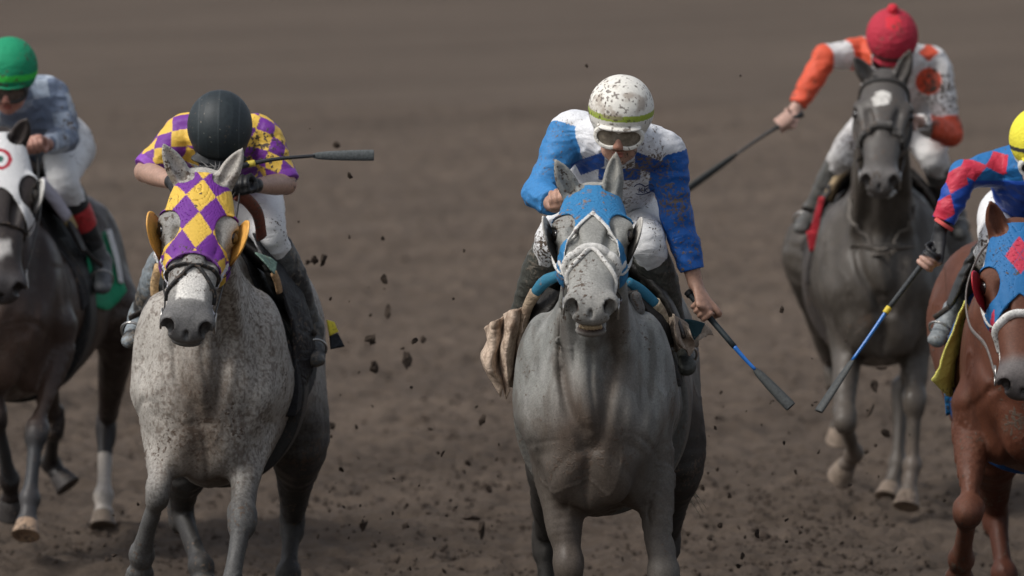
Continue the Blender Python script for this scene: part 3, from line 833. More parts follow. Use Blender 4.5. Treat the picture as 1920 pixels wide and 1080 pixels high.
sheet('torn_cloth', [[A((1238, 582, -.04)), A((1252, 586, .05)), A((1264, 590, -.05)), A((1278, 598, .05)), A((1290, 610, .06))],
                     [A((1243, 606, -.05)), A((1252, 618, .04)), A((1266, 616, -.08)), A((1280, 626, .04)), A((1298, 630, .0))],
                     [A((1252, 624, -.02)), A((1260, 640, .04)), A((1272, 640, -.07)), A((1284, 652, .03)), A((1304, 646, .03))],
                     [A((1262, 640, .0)), A((1268, 660, .04)), A((1280, 652, -.05)), A((1292, 668, .03)), A((1300, 656, .03))]], CLOTHTAN, B['O'], B['root'], (.38, .31, .25), th=.004, wr=.016, wf=13, n=7, seed=4)
sheet('number_cloth', [[A((1284, 598, .08)), A((1302, 600, .10)), A((1322, 606, .14))], [A((1282, 618, .08)), A((1298, 622, .10)), A((1314, 626, .14))], [A((1290, 640, .10)), A((1300, 640, .12)), A((1306, 636, .14))]], CLOTHMUD, B['O'], B['root'], (.02, .06, .075), th=.006, wr=.010)
sheet('torn_cloth', [[A((1318, 604, .13)), A((1326, 612, .15)), A((1342, 630, .18))], [A((1306, 628, .12)), A((1318, 632, .13)), A((1330, 630, .16))], [A((1300, 650, .10)), A((1308, 640, .11)), A((1316, 636, .13))]], CLOTHTAN, B['O'], B['root'], (.38, .31, .25), th=.005, wr=.022, wf=18, n=7, seed=8)
tube('girth_strap', [A((1186, 545, -.30)), A((1192, 580, -.30)), A((1196, 620, -.34)), A((1204, 678, -.36))], [.020, .019, .017, .012], STRAPM, B['O'], B['root'], (.05, .046, .042), flat=.35)
tube('strap_tip', [A((1202, 655, -.35)), A((1214, 664, -.36))], .009, STRAPM, B['O'], B['root'], (.05, .046, .042), flat=.5)
F = Field().ell(A((1196, 580, -.32)), V(.026, .02, .030), .0).ell(A((1192, 560, -.32)), V(.022, .018, .028), .02); blob('buckle', F, .005, STRAPM, B['O'], B['root'], (.13, .125, .12), F.bounds())
rnd = random.Random(12)                      # a few pale tail hairs blown out past the hind leg
for i in range(9):
    x0 = 1262+rnd.uniform(-8, 14); y0 = 895+rnd.uniform(-10, 10); a = A((x0, y0, 1.1))
    tube('tail_hair', [a, A((x0+22+rnd.uniform(-6, 8), y0+16+rnd.uniform(-4, 10), 1.2)), A((x0+44+rnd.uniform(-14, 16), y0+42+rnd.uniform(-8, 26), 1.3))], [.003, .0022, .0012], HAIR, B['O'], B['root'], (.42, .38, .30), n=5, seg=4)

sheet('saddle_flap', [[A((1030, 540, -.02)), A((1000, 575, .0)), A((982, 620, .02)), A((966, 702, .05))], [A((1052, 548, -.12)), A((1024, 592, -.10)), A((1002, 642, -.08)), A((972, 716, -.02))]], CLOTHBLK, B['O'], B['root'], (.022, .02, .018), th=.010, wr=.006)
sheet('saddle_flap', [[A((1196, 560, -.14)), A((1222, 596, -.12)), A((1246, 656, -.06))], [A((1222, 556, -.06)), A((1248, 590, -.04)), A((1260, 650, .0))]], CLOTHBLK, B['O'], B['root'], (.022, .02, .018), th=.010, wr=.006)
# ------------------------------------------------------------------ people
def grip_hand(F, W, G, axis, sgn=1, sc=1.0, k=.006):
    """closed hand round a thin grip: wrist W, grip centre G, direction of the held stick"""
    axis = nrm(axis); D = G-W; D = nrm(D-(D@axis)*axis); S = np.cross(axis, D)*sgn
    def q(o, r, th): return G+axis*o*sc+(S*cos(radians(th))+D*sin(radians(th)))*r*sc
    F.chain([(W, .027*sc, .021*sc), (W*.5+q(0, .030, 10)*.5, .036*sc, .018*sc), (q(0, .032, 30), .040*sc, .014*sc)], .012, ax=axis, n=3)
    for o, l in ((-.030, .92), (-.010, 1.0), (.010, 1.0), (.029, .9)):
        F.chain([(q(o, .034, 25), .0105*sc), (q(o, .037*l, 85), .0100*sc), (q(o, .030*l, 160), .0092*sc), (q(o, .024, 225), .0080*sc)], k, n=4)
    F.chain([(W*.45+q(.02, .03, -10)*.55, .014*sc), (q(.042, .030, -50), .0125*sc), (q(.046, .031, -110), .0105*sc), (q(.036, .034, -165), .0088*sc)], k+.002, n=4)

def build_jockey(c):
    Y0 = c['Y']; A = lambda j: at(j[0], j[1], Y0+j[2])
    C = A(c['head']); Fv = nrm(V(*c['face'])); Xv = V(1, 0, 0)+V(0, 0, c.get('hroll', 0)); Xv = nrm(Xv-(Xv@Fv)*Fv); Uv = np.cross(Xv, Fv)
    if Uv[2] < 0: Uv = -Uv
    HD = Fr(C, Xv, Fv, Uv)
    J = {k: A(v) for k, v in c['j'].items()}
    O = J['pel'].copy(); sc = c.get('sc', 1.0)
    root = None
    torso_p = [(J['pel'], .155*sc, .125*sc), (J['pel']*.5+J['chest']*.5, .135*sc, .11*sc), (J['chest'], .165*sc, .13*sc), (J['neck'], .10*sc, .085*sc)]
    # --- body: one continuous figure
    F = Field()
    F.chain([(p[0], p[1]*.9, p[2]*.9) for p in torso_p], .03, n=4)
    F.seg(J['neck'], C+HD.v(0, -.03, -.05), .058, .050, .03)
    for s in 'lr':
        if 'sh'+s not in J: continue
        F.chain([(J['neck']*.5+J['sh'+s]*.5, .055), (J['sh'+s], .052), (J['sh'+s]*.5+J['el'+s]*.5, .045), (J['el'+s], .036)], .04, n=4)
        F.chain([(J['el'+s], .037), (J['el'+s]*.65+J['wr'+s]*.35, .040), (J['wr'+s], .026)], .02, n=4)
    for s in 'lr':
        F.chain([(J['hip'+s], .075), (J['kn'+s], .040), (J['an'+s], .028), (J['to'+s]*.8+J['an'+s]*.2, .018)], .03, n=4)
    f_ = lambda x, y, z: HD.p(x*sc, y*sc, z*sc)
    F.ell(f_(0, -.012, .03), V(.074, .092, .085), .03, M=HD.M)
    F.ell(f_(0, .022, -.045), V(.058, .066, .075), .03, M=HD.M)
    F.ell(f_(0, .055, -.105), V(.030, .028, .022), .025, M=HD.M)
    for s in (-1, 1):
        F.ell(f_(.043*s, .055, -.028), V(.022, .024, .022), .02, M=HD.M)
        F.ell(f_(.040*s, .02, -.085), V(.022, .04, .022), .03, M=HD.M)
        F.ell(f_(.032*s, .094, .002), V(.018, .014, .012), .010, 's', M=HD.M)
        F.ell(f_(.077*s, -.008, -.015), V(.010, .020, .030), .008, M=HD.M)
        F.ell(f_(.013*s, .103, -.040), V(.009, .011, .008), .006, M=HD.M)
    F.ell(f_(0, .080, .022), V(.048, .014, .010), .012, M=HD.M)
    F.seg(f_(0, .086, .008), f_(0, .110, -.034), .009, .014, .012)
    F.ell(f_(0, .090, -.064), V(.026, .011, .007), .006, M=HD.M)
    F.ell(f_(0, .087, -.079), V(.022, .012, .008), .006, M=HD.M)
    F.ell(f_(0, .100, -.0715), V(.026, .012, .0022), .004, 's', M=HD.M)
    for s in 'lr':
        if 'gr'+s in J: grip_hand(F, J['wr'+s], J['gr'+s], V(*c['grip'+s]), c.get('sg'+s, 1))
    skin = np.array(c.get('skin', (.40, .235, .17)))
    gl = c.get('glove', {})
    def bcol(P):
        n = fbm(P, 30, 3); col = skin[None]*(.85+.3*n)[:, None]
        loc = HD.inv(P)
        lip = np.linalg.norm((loc-V(0, .095, -.072))/V(.026, .018, .014), axis=1)
        col = mixc(col, skin*V(.8, .5, .5), sst(1.1, .8, lip))
        nose = np.linalg.norm((loc-V(0, .11, -.03))/V(.02, .02, .025), axis=1)
        col = mixc(col, skin*V(1.0, .75, .7), sst(1.3, .6, nose)*.6)
        for s in 'lr':
            if s in gl:
                a = J['wr'+s]; b = J['gr'+s]; d = np.linalg.norm(P-(a*.3+b*.7), axis=1)
                t = (P-a)@nrm(b-a)
                m = sst(.13, .12, d)*sst(-.03, -.02, t)
                if c.get('fingerless'):
                    ff = np.linalg.norm(P-b, axis=1); m = m*(1-sst(.002, .012, (P-b)@nrm(b-a)))
                col = mixc(col, gl[s], m)
        return col
    fb = F
    body = blob('person', fb, .0042, SKIN, O, None, bcol, F.bounds())
    body.location = O; root = body
    tag(root, c['label'], 'person', 'jockeys riding the racehorses')
    # --- silks
    S = Field(); pad = .014
    S.chain([(p[0], p[1]+pad*.6, p[2]+pad*.6) for p in torso_p], .03, n=4)
    for s in 'lr':
        sl = c.get('sleeve', {}).get(s, 1.0)
        e = J['el'+s]; w_ = J['wr'+s]; sh = J['sh'+s]
        S.chain([(J['neck']*.45+sh*.55, .070), (sh, .071), (sh*.5+e*.5, .062), (e, .054)], .05, n=4)
        if sl > .05: S.chain([(e, .054), (e*.55+w_*.45, .051), (w_, .036)], .02, n=4)
    seed = c.get('seed', 1)
    def sf(P):
        d = S(P); m = np.abs(d) < .04
        if m.any():
            Q = P[m]
            n1 = fbm(Q, (11, 11, 20), seed, 2); n2 = vn(Q, (26, 26, 34), seed+3)
            d[m] += -(1-np.abs(2*n1-1)*2.2)*.0060-(n2-.5)*.004
        for s in 'lr':
            e = J['el'+s]; w_ = J['wr'+s]; sl = c.get('sleeve', {}).get(s, 1.0)
            t = (P-e)@nrm(w_-e); lim = sl*np.linalg.norm(w_-e)
            near = np.linalg.norm(P-(e+nrm(w_-e)*np.clip(t, 0, .4)[:, None]), axis=1) < .085
            if sl <= .05:                     # short sleeve: cut above the elbow
                sh = J['sh'+s]; u = nrm(e-sh); t = (P-sh)@u; lim = (1+sl)*np.linalg.norm(e-sh)
                near = np.linalg.norm(P-(sh+u*np.clip(t, 0, .5)[:, None]), axis=1) < .12
            d = np.where(near, np.maximum(d, t-lim), d)
        # end at the waist and at the collar
        u = nrm(J['chest']-J['pel']); d = np.maximum(d, -((P-J['pel'])@u-c.get('waist', .06)))
        d = np.maximum(d, -(np.linalg.norm(P-(C+HD.v(0, .02, -.02)), axis=1)-.105)) if c.get('collar', 1) else d
        return d
    silk = blob('silks', sf, .0042, c.get('silkmat', SILK), O, root, lambda P: c['silk'](P, J, HD), S.bounds())
    # --- breeches
    Bf = Field()
    Bf.chain([(J['pel']+(J['pel']-J['chest'])*.12, .14, .12), (J['pel'], .160, .135), (J['pel']*.6+J['chest']*.4, .14, .115)], .03, n=3)
    for s in 'lr':
        h, k, a = J['hip'+s], J['kn'+s], J['an'+s]
        Bf.chain([(h, .105), (h*.5+k*.5, .088), (k, .066), (k*.75+a*.25, .058)], .05, n=4)
    def bf(P):
        d = Bf(P); m = np.abs(d) < .04
        if m.any():
            Q = P[m]; n1 = fbm(Q, (13, 13, 17), seed+9, 2); d[m] += -(1-np.abs(2*n1-1)*2)*.005
        return d
    blob('breeches', bf, .005, c.get('brmat', CLOTHW), O, root, c['breech'] if callable(c['breech']) else np.array(c['breech']), Bf.bounds())
    # --- boots
    root_feet = {}
    for s in 'lr':
        k, a, t = J['kn'+s], J['an'+s], J['to'+s]
        top = k*.90+a*.10; R = Field()
        bs_ = c.get('bootsc', 1.0); R.chain([(top, .064), (top*.6+a*.4, .062*bs_), (a*.85+k*.15, .047*bs_), (a, .048*bs_)], .02, n=4)
        heel = a-nrm(t-a)*.03+nrm(a-k)*.02
        R.chain([(heel, .038, .042), (a*.5+t*.5+nrm(a-k)*.025, .041, .036), (t, .036, .028)], .03, n=4)
        def rf(P, R=R, k=k, a=a):
            d = R(P); u = nrm(a-k); n1 = vn(P, (30, 30, 45), 5); d = d-(n1-.5)*.006
            return np.maximum(d, -((P-k)@u-.16*np.linalg.norm(a-k)))
        bc = c['boot']
        blob('boot', rf, .005, c.get('bootmat', LEATHER), O, root, (lambda P, k=k, a=a: bc(P, k, a)) if callable(bc) else np.array(bc), R.bounds())
    # --- helmet
    hr = c.get('hr', .118)
    def hf(P):
        l = HD.inv(P)/sc; e = (l-V(0, -.012, .062))/V(hr, hr*1.13, hr*1.02)
        k0 = np.linalg.norm(e, axis=1); d = (k0-1)*hr
        z0 = -.015+.42*l[:, 1]-c.get('low', 0); d = np.maximum(d, z0-l[:, 2])
        v = (l-V(0, .092, .034))/V(.080, .040, .012); pk = (np.linalg.norm(v, axis=1)-1)*.014     # peak
        d = np.minimum(d, pk) if c.get('peak', 1) else d
        if c.get('pom'):
            d = np.minimum(d, np.linalg.norm(l-V(0, -.085, .172), axis=1)-.026)
            d = d-.003*(vn(P, 90, 2)-.5)
        if c.get('ribs'):
            for x0 in (-.055, 0, .055): d = d-.0010*np.exp(-((l[:, 0]-x0*(1-.3*np.abs(l[:, 1])/.13))/.0035)**2)*(l[:, 2] > .03)
            d = d-.006*np.exp(-((l[:, 2]-z0-.010)/.009)**2)
            pk2 = (np.linalg.norm((l-V(0, .105, .030))/V(.088, .055, .011), axis=1)-1)*.014; d = np.minimum(d, pk2)
        return np.maximum(d-.0015*(fbm(l, (6, 6, 25), 8)-.5)*c.get('crease', 1), -(np.linalg.norm((l-V(0, .01, -.03))/V(.082, .10, .11), axis=1)-1)*.08)
    lo, hi = C-.22, C+.22
    blob('helmet', hf, .0036, c.get('helmat', CLOTH), O, root, lambda P: c['hcol'](HD.inv(P)/sc), (lo, hi))
    if c.get('goggles'):
        g = c['goggles']
        def lens(e):
            def ff(P):
                l = HD.inv(P)/sc; x = np.abs(l[:, 0])
                q = np.sqrt(((x-.035)/(.046+e))**2+((l[:, 2]+.005)/(.034+e))**2)
                a = (q-1)*.034
                dep = np.abs(np.sqrt(l[:, 0]**2*.8+(l[:, 1]+.02)**2)-.122)-.006-e*.5
                return np.maximum(np.maximum(a, dep), -l[:, 1])
            return ff
        fr = lens(.010); ins = lens(-.001)
        blob('goggle_lens', lens(-.002), .0034, GLASS, O, root, np.array(g[1]), (C-.16, C+.16))
        def frf(P):
            l = HD.inv(P)/sc; x = np.abs(l[:, 0]); hole = (np.sqrt(((x-.035)/.043)**2+((l[:, 2]+.005)/.030)**2)-1)*.030
            return np.maximum(fr(P), -hole)
        def bandf(P):
            l = HD.inv(P)/sc; rr = np.sqrt((l[:, 0]/.094)**2+((l[:, 1]+.005)/.110)**2)
            return np.maximum(np.maximum(np.abs((rr-1)*.09)-.004, np.abs(l[:, 2]-.002-.0*l[:, 1])-.012), l[:, 1]-.07)
        blob('goggle_frame', lambda P: np.minimum(frf(P), bandf(P)), .0034, c.get('gmat', CLOTH), O, root, np.array(g[0]), (C-.18, C+.18))
    return dict(J=J, HD=HD, O=O, root=root, A=A)

def whip(c, Y0, pts, label, butt=(.03, .03, .03), r=.008):
    """riding whip through pixel points (px,py,dy): butt, grip end, band, shaft end, flap end"""
    P = [at(p[0], p[1], Y0+p[2]) for p in pts]
    O = P[0]; root = bpy.data.objects.new('riding_whip', None); COL.objects.link(root); root.location = O
    tag(root, label, 'riding whip', 'whips carried by the jockeys')
    L = lambda a, b, t: a+(b-a)*t
    tube('grip', [P[0], L(P[0], P[1], .08), P[1]], [.0135, .0115, .0105], GRIPM, O, root, c.get('grip', (.02, .022, .024)))
    tube('cap', [P[0]-(P[1]-P[0])*.02, P[0]+nrm(P[1]-P[0])*.012], [.0155, .0155], GRIPM, O, root, (.02, .02, .022))
    if c.get('band'):
        b = nrm(P[2]-P[1]); tube('band', [P[1]-b*.012, P[1]+b*.016], .0125, SILK, O, root, c['band'])
    tube('shaft', [P[1], P[2], P[3]], [.0085, .0072, .0062], SHAFTM, O, root, c['shaft'])
    e = P[4]-P[3]
    tube('flap', [P[3]-e*.03, P[3]+e*.10, P[3]+e*.45, P[3]+e*.97, P[4]], [.008, .014, .0185, .0205, .017], GRIPM, O, root, c.get('flap', (.05, .055, .055)), flat=.42, seg=12, ax=(1, .2, 1))
    return root
# ---- jockey in blue and white
def armp(P, a, b):
    u = nrm(b-a); t = (P-a)@u/np.linalg.norm(b-a)
    r = np.linalg.norm(P-(a+u*np.clip((P-a)@u, 0, np.linalg.norm(b-a))[:, None]), axis=1)
    return t, r
WHITE = (.72, .72, .72)
def silk_B(P, J, HD):
    c = np.tile([.70, .71, .74], (len(P), 1)); blue = (.040, .20, .46); deep = (.012, .075, .32)
    x = P[:, 0]-J['chest'][0]; z = P[:, 2]-J['neck'][2]
    # sleeves
    for s, sg in (('l', -1), ('r', 1)):
        t, r = armp(P, J['sh'+s], J['el'+s]); t2, r2 = armp(P, J['el'+s], J['wr'+s])
        m = ((r < .085) & (t > .0)) | (r2 < .075)
        m = m & ((x*sg) > .105)
        c = mixc(c, blue if s == 'l' else (.013, .10, .38), m*1.0)
    # yoke band that runs down from each shoulder to the collar
    u = np.abs(x)
    yk = (z+.045+.42*u)
    band = (np.abs(yk) < .030) & (u > .055) & (u < .175) & (P[:, 1] < J['neck'][1]+.12)
    c = mixc(c, deep, band*1.0)
    col = (np.abs(z+.125) < .022) & (u < .075) & (P[:, 1] < J['neck'][1]+.10)
    c = mixc(c, deep, col*1.0)
    sh = np.minimum(np.abs(x-.16), np.abs(x+.16))
    return c
def hcol_B(l):
    c = np.tile([.74, .72, .66], (len(l), 1))
    b = l[:, 2]-(.052+.10*(l[:, 1]+.1)+.10*l[:, 0]*0)
    c = mixc(c, (.33, .42, .06), (np.abs(b) < .011)*1.0)
    n = fbm(l, 26, 77); n2 = vn(l, 90, 12)
    c = mixc(c, (.30, .235, .18), sst(.50, .72, n)*.7*(l[:, 2] > .07))
    c = mixc(c, (.09, .065, .05), (vn(l, 130, 12)*.6+fbm(l, 14, 5)*.55 > .70)*.8*(l[:, 2] > .02))
    return c
JB = build_jockey(dict(Y=30.0, head=(1163, 236, -.28), face=(-.07, -.92, -.34), hroll=-.04, label='jockey in blue and white silks with a mud-spattered white helmet and goggles',
    silk=silk_B, silkmat=SILKM, breech=WHITE, bootsc=1.12, boot=(.060, .062, .054), helmat=HELMUD, hcol=hcol_B, goggles=((.72, .70, .64), (.21, .18, .14)),
    bootmat=BOOTMUD, seed=5, gripr=(.62, -.1, -.78), gripl=(.9, -.2, .2), sgr=-1, sleeve=dict(r=.80, l=.80),
    j=dict(pel=(1142, 400, .50), chest=(1160, 305, .10), neck=(1162, 262, -.10), shl=(1068, 248, -.02), shr=(1248, 285, .0),
           ell=(1010, 362, -.12), elr=(1270, 405, .02), wrl=(1040, 385, -.34), wrr=(1304, 532, .0), grr=(1321, 578, -.03), grl=(1052, 372, -.46),
           hipl=(1085, 425, .42), hipr=(1195, 425, .42), knl=(1040, 445, -.02), knr=(1212, 450, -.02),
           anl=(978, 600, .24), anr=(1264, 618, .22), tol=(962, 655, .10), tor=(1288, 690, .05))))
whip(dict(shaft=(.02, .16, .55), grip=(.02, .03, .035)), 30.0, [(1291, 549, .02), (1377, 650, -.10), (1395, 671, -.11), (1416, 693, -.12), (1482, 762, -.18)],
     'blue shafted whip held low in the bare hand of the blue and white jockey')
# ================================================================== flea-bitten grey on the left, purple and yellow hood
def col_A2(T, H, legs, A):
    q = H.q
    def f(P):
        loc = H.inv(P)/q; t = T.inv(P)
        n = fbm(P, 5, 41)
        c = np.tile([.375, .352, .318], (len(P), 1))*(.86+.28*n)[:, None]
        # flea-bites: dense brown flecks, heaviest on the breast and shoulder
        z = fbm(P, 7, 43)
        dens = np.clip(.38+1.1*(z-.35)+.35*np.exp(-((t[:, 0]-.02)/.14)**2)*(t[:, 1] < -.1)+.25*(t[:, 0] > .05), 0, 1)
        fl = vn(P, (150, 150, 110), 44); f2 = vn(P, (85, 85, 60), 45)
        c = mixc(c, (.125, .098, .080), sst(.85-.42*dens, 1.0-.30*dens, fl)*.75)
        c = mixc(c, (.13, .10, .08), sst(.85-.30*dens, 1.0-.22*dens, f2)*.6)
        br = np.exp(-((t[:, 0]-.0)/.13)**2)*sst(1.45, 1.0, P[:, 2])*(t[:, 1] < -.25)
        c = mixc(c, (.11, .085, .066), np.clip(br*(.35+1.0*n), 0, .85))
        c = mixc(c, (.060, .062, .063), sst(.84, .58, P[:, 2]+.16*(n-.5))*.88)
        c = mixc(c, (.028, .026, .025), sst(.05, .35, t[:, 1])*sst(1.15, .80, P[:, 2]+.1*(n-.5))*.85)  # dark hind legs of a grey, plus belly shade put into the colour
        hd = (loc[:, 1] > -.06) & (loc[:, 2] > -.28)
        c = mixc(c, (.27, .265, .25), hd*sst(-.02, .05, loc[:, 1])*.85)
        mz = sst(.44, .53, loc[:, 1])*hd
        c = mixc(c, (.12, .118, .118), mz*.9)
        sn = sst(.052, .044, np.abs(loc[:, 0])-.012*(vn(P, 40, 5)-.5))*sst(.37, .39, loc[:, 1])*sst(.490, .478, loc[:, 1]-.014*(vn(P, 50, 6)-.5)-.25*np.abs(np.abs(loc[:, 0])-.02))*(loc[:, 2] > -.06)
        c = mixc(c, (.66, .64, .60), sn)
        for s in (-1, 1):
            dn = np.linalg.norm((loc-V(.050*s, .582, -.04))/V(.020, .026, .024), axis=1); c = mixc(c, (.03, .027, .027), sst(1.15, .8, dn))
            de = np.linalg.norm((loc-V(.108*s, .197, -.06))/V(.045, .05, .032), axis=1); c = mixc(c, (.09, .088, .085), sst(1.3, .7, de)*.7)
        ear = (loc[:, 1] < -.03)*(loc[:, 2] > -.16)
        c = mixc(c, (.45, .43, .39), ear*.8)
        return c
    return f
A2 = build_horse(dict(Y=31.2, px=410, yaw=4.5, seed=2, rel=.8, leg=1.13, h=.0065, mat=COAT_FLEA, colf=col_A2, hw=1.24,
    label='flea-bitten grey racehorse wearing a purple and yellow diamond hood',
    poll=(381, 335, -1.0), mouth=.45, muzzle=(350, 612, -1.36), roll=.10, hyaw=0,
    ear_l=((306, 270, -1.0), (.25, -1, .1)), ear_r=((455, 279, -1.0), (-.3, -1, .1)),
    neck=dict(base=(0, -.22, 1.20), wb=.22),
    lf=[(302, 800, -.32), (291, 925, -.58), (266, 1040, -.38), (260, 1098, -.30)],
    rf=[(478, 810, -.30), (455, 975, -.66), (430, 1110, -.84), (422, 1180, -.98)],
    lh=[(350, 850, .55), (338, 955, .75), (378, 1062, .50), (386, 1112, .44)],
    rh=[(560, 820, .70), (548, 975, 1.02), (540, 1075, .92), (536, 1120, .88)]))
PUR, YEL = (.155, .028, .27), (.74, .48, .075)
def harl(u, v):
    a = np.round((u+v)/2); b = np.round((u-v)/2); return (np.mod(a-b, 2) == 0)
def low_A2(x): return .315+.6*x*x*10*.5+.25*np.maximum(x-.06, 0)
def reg_A2(l):
    x = np.abs(l[:, 0]); y = l[:, 1]
    d = y-low_A2(x); d = np.maximum(d, -(y+.03)); d = np.maximum(d, -eye_hole(l))
    ear = np.sqrt(((x-.058)/.034)**2+((y+.012)/.035)**2+((l[:, 2]+.06)/.09)**2)-1
    d = np.maximum(d, -ear*.035); return np.maximum(d, -(l[:, 2]+.19))
def hoodc_A2(l):
    c = np.tile(PUR, (len(l), 1)); m = harl(l[:, 0]/.052, (l[:, 1]-.222)/.0725); c = mixc(c, YEL, m*1.0)
    c = mixc(c, (.20, .06, .30), (low_A2(np.abs(l[:, 0]))-l[:, 1] < .010)*1.0); return c
hood(A2, reg_A2, hoodc_A2, HOODC)
for s in (-1, 1): blinker(A2, s, (.80, .42, .10), CUP, size=1.10, depth=.044)
bridle(A2, (.025, .024, .024), noseband=0, brow=False, r=.008)
H = A2['H']; q = H.q; hw = 1.24
P_ = lambda x, l, n: H.p(x*q*hw, l*q, n*q)
BK = (.022, .022, .022)
band_on(A2, 'noseband', [P_(-.085, .41, -.13), P_(-.075, .375, -.05), P_(-.03, .355, .0), P_(0, .36, .02), P_(.03, .355, .0), P_(.075, .375, -.05), P_(.085, .41, -.13)], .005, .009, STRAPM, .6, BK, A2['HF'])
band_on(A2, 'cross_strap', [P_(-.066, .47, -.06), P_(-.035, .405, .0), P_(0, .36, .03), P_(.03, .385, .0), P_(.07, .47, -.06)], .007, .007, STRAPM, .6, BK, A2['HF'])
for s in (-1, 1):
    fleece(A2, 'cheek_fleece', [P_(.115*s, .30, -.08), P_(.102*s, .40, -.09), P_(.088*s, .47+.02*s, -.09)], .012, (.52, .52, .56), 24, 3+s)
saddlery(A2, cloth=(.02, .02, .022), saddle=(.02, .018, .018), z0=.92, y0=-.02, girth=(.03, .03, .03))
A = A2['A']; BLK = (.014, .014, .016)
sheet('black_cloth', [[A((476, 436, -.10)), A((492, 444, -.02)), A((508, 452, .06))], [A((506, 496, -.12)), A((528, 504, -.02)), A((548, 512, .08))], [A((534, 556, -.10)), A((556, 566, .0)), A((580, 580, .10))],
                      [A((552, 625, -.06)), A((572, 632, .02)), A((592, 640, .12))], [A((553, 700, -.04)), A((568, 700, .02)), A((584, 694, .10))], [A((548, 778, .0)), A((556, 772, .02)), A((568, 742, .06))]], CLOTHBLK, A2['O'], A2['root'], BLK, th=.008, wr=.018, wf=9)
sheet('black_cloth', [[A((298, 540, -.06)), A((286, 560, .0)), A((270, 585, .06))], [A((284, 600, -.06)), A((268, 625, .0)), A((258, 640, .06))], [A((266, 690, -.02)), A((256, 690, .02)), A((249, 690, .06))]], CLOTHBLK, A2['O'], A2['root'], (.016, .016, .024), th=.008, wr=.012)
tube('neck_strap', [A((446, 366, -.52)), A((466, 378, -.45)), A((484, 404, -.32)), A((491, 446, -.20))], .024, LEATHER, A2['O'], A2['root'], (.16, .045, .028), flat=.35, ax=(1, 0, 1))
tube('saddle_roll', [A((297, 500, -.12)), A((290, 530, -.08)), A((290, 556, -.05))], .022, CLOTHTAN, A2['O'], A2['root'], (.50, .34, .18), flat=.7)
tube('saddle_roll', [A((513, 512, -.16)), A((520, 528, -.14)), A((524, 548, -.12))], .016, CLOTHTAN, A2['O'], A2['root'], (.42, .27, .15), flat=.7)
sheet('patterned_cloth', [[A((478, 474, -.2)), A((500, 480, -.12)), A((520, 492, -.08))], [A((496, 492, -.22)), A((506, 500, -.16)), A((518, 498, -.10))], [A((510, 508, -.22)), A((513, 512, -.2)), A((516, 514, -.16))]], CLOTHTAN, A2['O'], A2['root'], (.20, .30, .25), th=.005, wr=.004)
sheet('number_cloth', [[A((613, 600, .26)), A((626, 604, .28))], [A((618, 630, .26)), A((634, 622, .28))]], CLOTH, A2['O'], A2['root'], (.72, .60, .06), th=.006)
sheet('cloth_corner', [[A((618, 630, .27)), A((633, 624, .29))], [A((620, 655, .27)), A((646, 650, .30))]], CLOTHBLK, A2['O'], A2['root'], (.02, .024, .03), th=.006)
tube('girth_end', [A((350, 872, -.12)), A((372, 880, -.14)), A((400, 886, -.12)), A((430, 886, -.08))], [.015, .014, .012, .010], STRAPM, A2['O'], A2['root'], (.55, .53, .48))
rnd = random.Random(3)
for i in range(14):                                    # forelock wisps and mane roots at the poll
    a = P_(rnd.uniform(-.035, .035), -.03, -.04)
    tube('forelock', [a, a+V(rnd.uniform(-.03, .04), .02, .03), a+V(rnd.uniform(-.07, .08), .05, .04+rnd.uniform(-.02, .02))], [.006, .004, .001], HAIR, A2['O'], A2['root'], (.10, .095, .09), n=4, seg=5)

def silk_A2(P, J, HD):
    c = np.tile(YEL, (len(P), 1))
    for s in 'lr':
        a, b = J['sh'+s], J['el'+s]; u = nrm(b-a); t = (P-a)@u; L = np.linalg.norm(b-a)
        e1 = nrm(np.cross(u, V(0, 1, 0))); e2 = np.cross(u, e1); w_ = P-a
        th = np.arctan2(w_@e1, w_@e2)
        m = ~harl(th/pi*5, (t-.05)/.048)
        side = (P[:, 0]-J['chest'][0])*(1 if s == 'r' else -1) > .08
        c = mixc(c, PUR, (m & side)*1.0)
        c = mixc(c, (.24, .06, .42), (side & (t > L*1.0-.035) & (P[:, 1] < 99))*1.0)
    x = P[:, 0]-J['chest'][0]; z = P[:, 2]-J['chest'][2]
    m = ~harl(x/.05, z/.06); c = mixc(c, PUR, (m & (np.abs(x) < .08))*1.0)
    return c
def hcol_A2(l):
    c = np.tile([.018, .026, .030], (len(l), 1)); seam = np.minimum(np.abs(l[:, 0]), np.abs(np.abs(l[:, 0])-.075)) < .0022
    c = mixc(c, (.04, .05, .055), seam*1.0)
    c = mixc(c, (.008, .010, .012), (l[:, 2]-.42*l[:, 1] < .012)*1.0)
    c = mixc(c, (.22, .20, .17), (vn(l, 150, 3) > .93)*(l[:, 2] > .1)*.8); return c
def boot_grey(P, k, a):
    n = fbm(P, 12, 6); c = np.tile([.085, .088, .088], (len(P), 1)); c = mixc(c, (.20, .23, .25), (P[:, 0] < at(330, 500, 31.2)[0])*1.0); return mixc(c, (.03, .03, .03), sst(.5, .65, n))
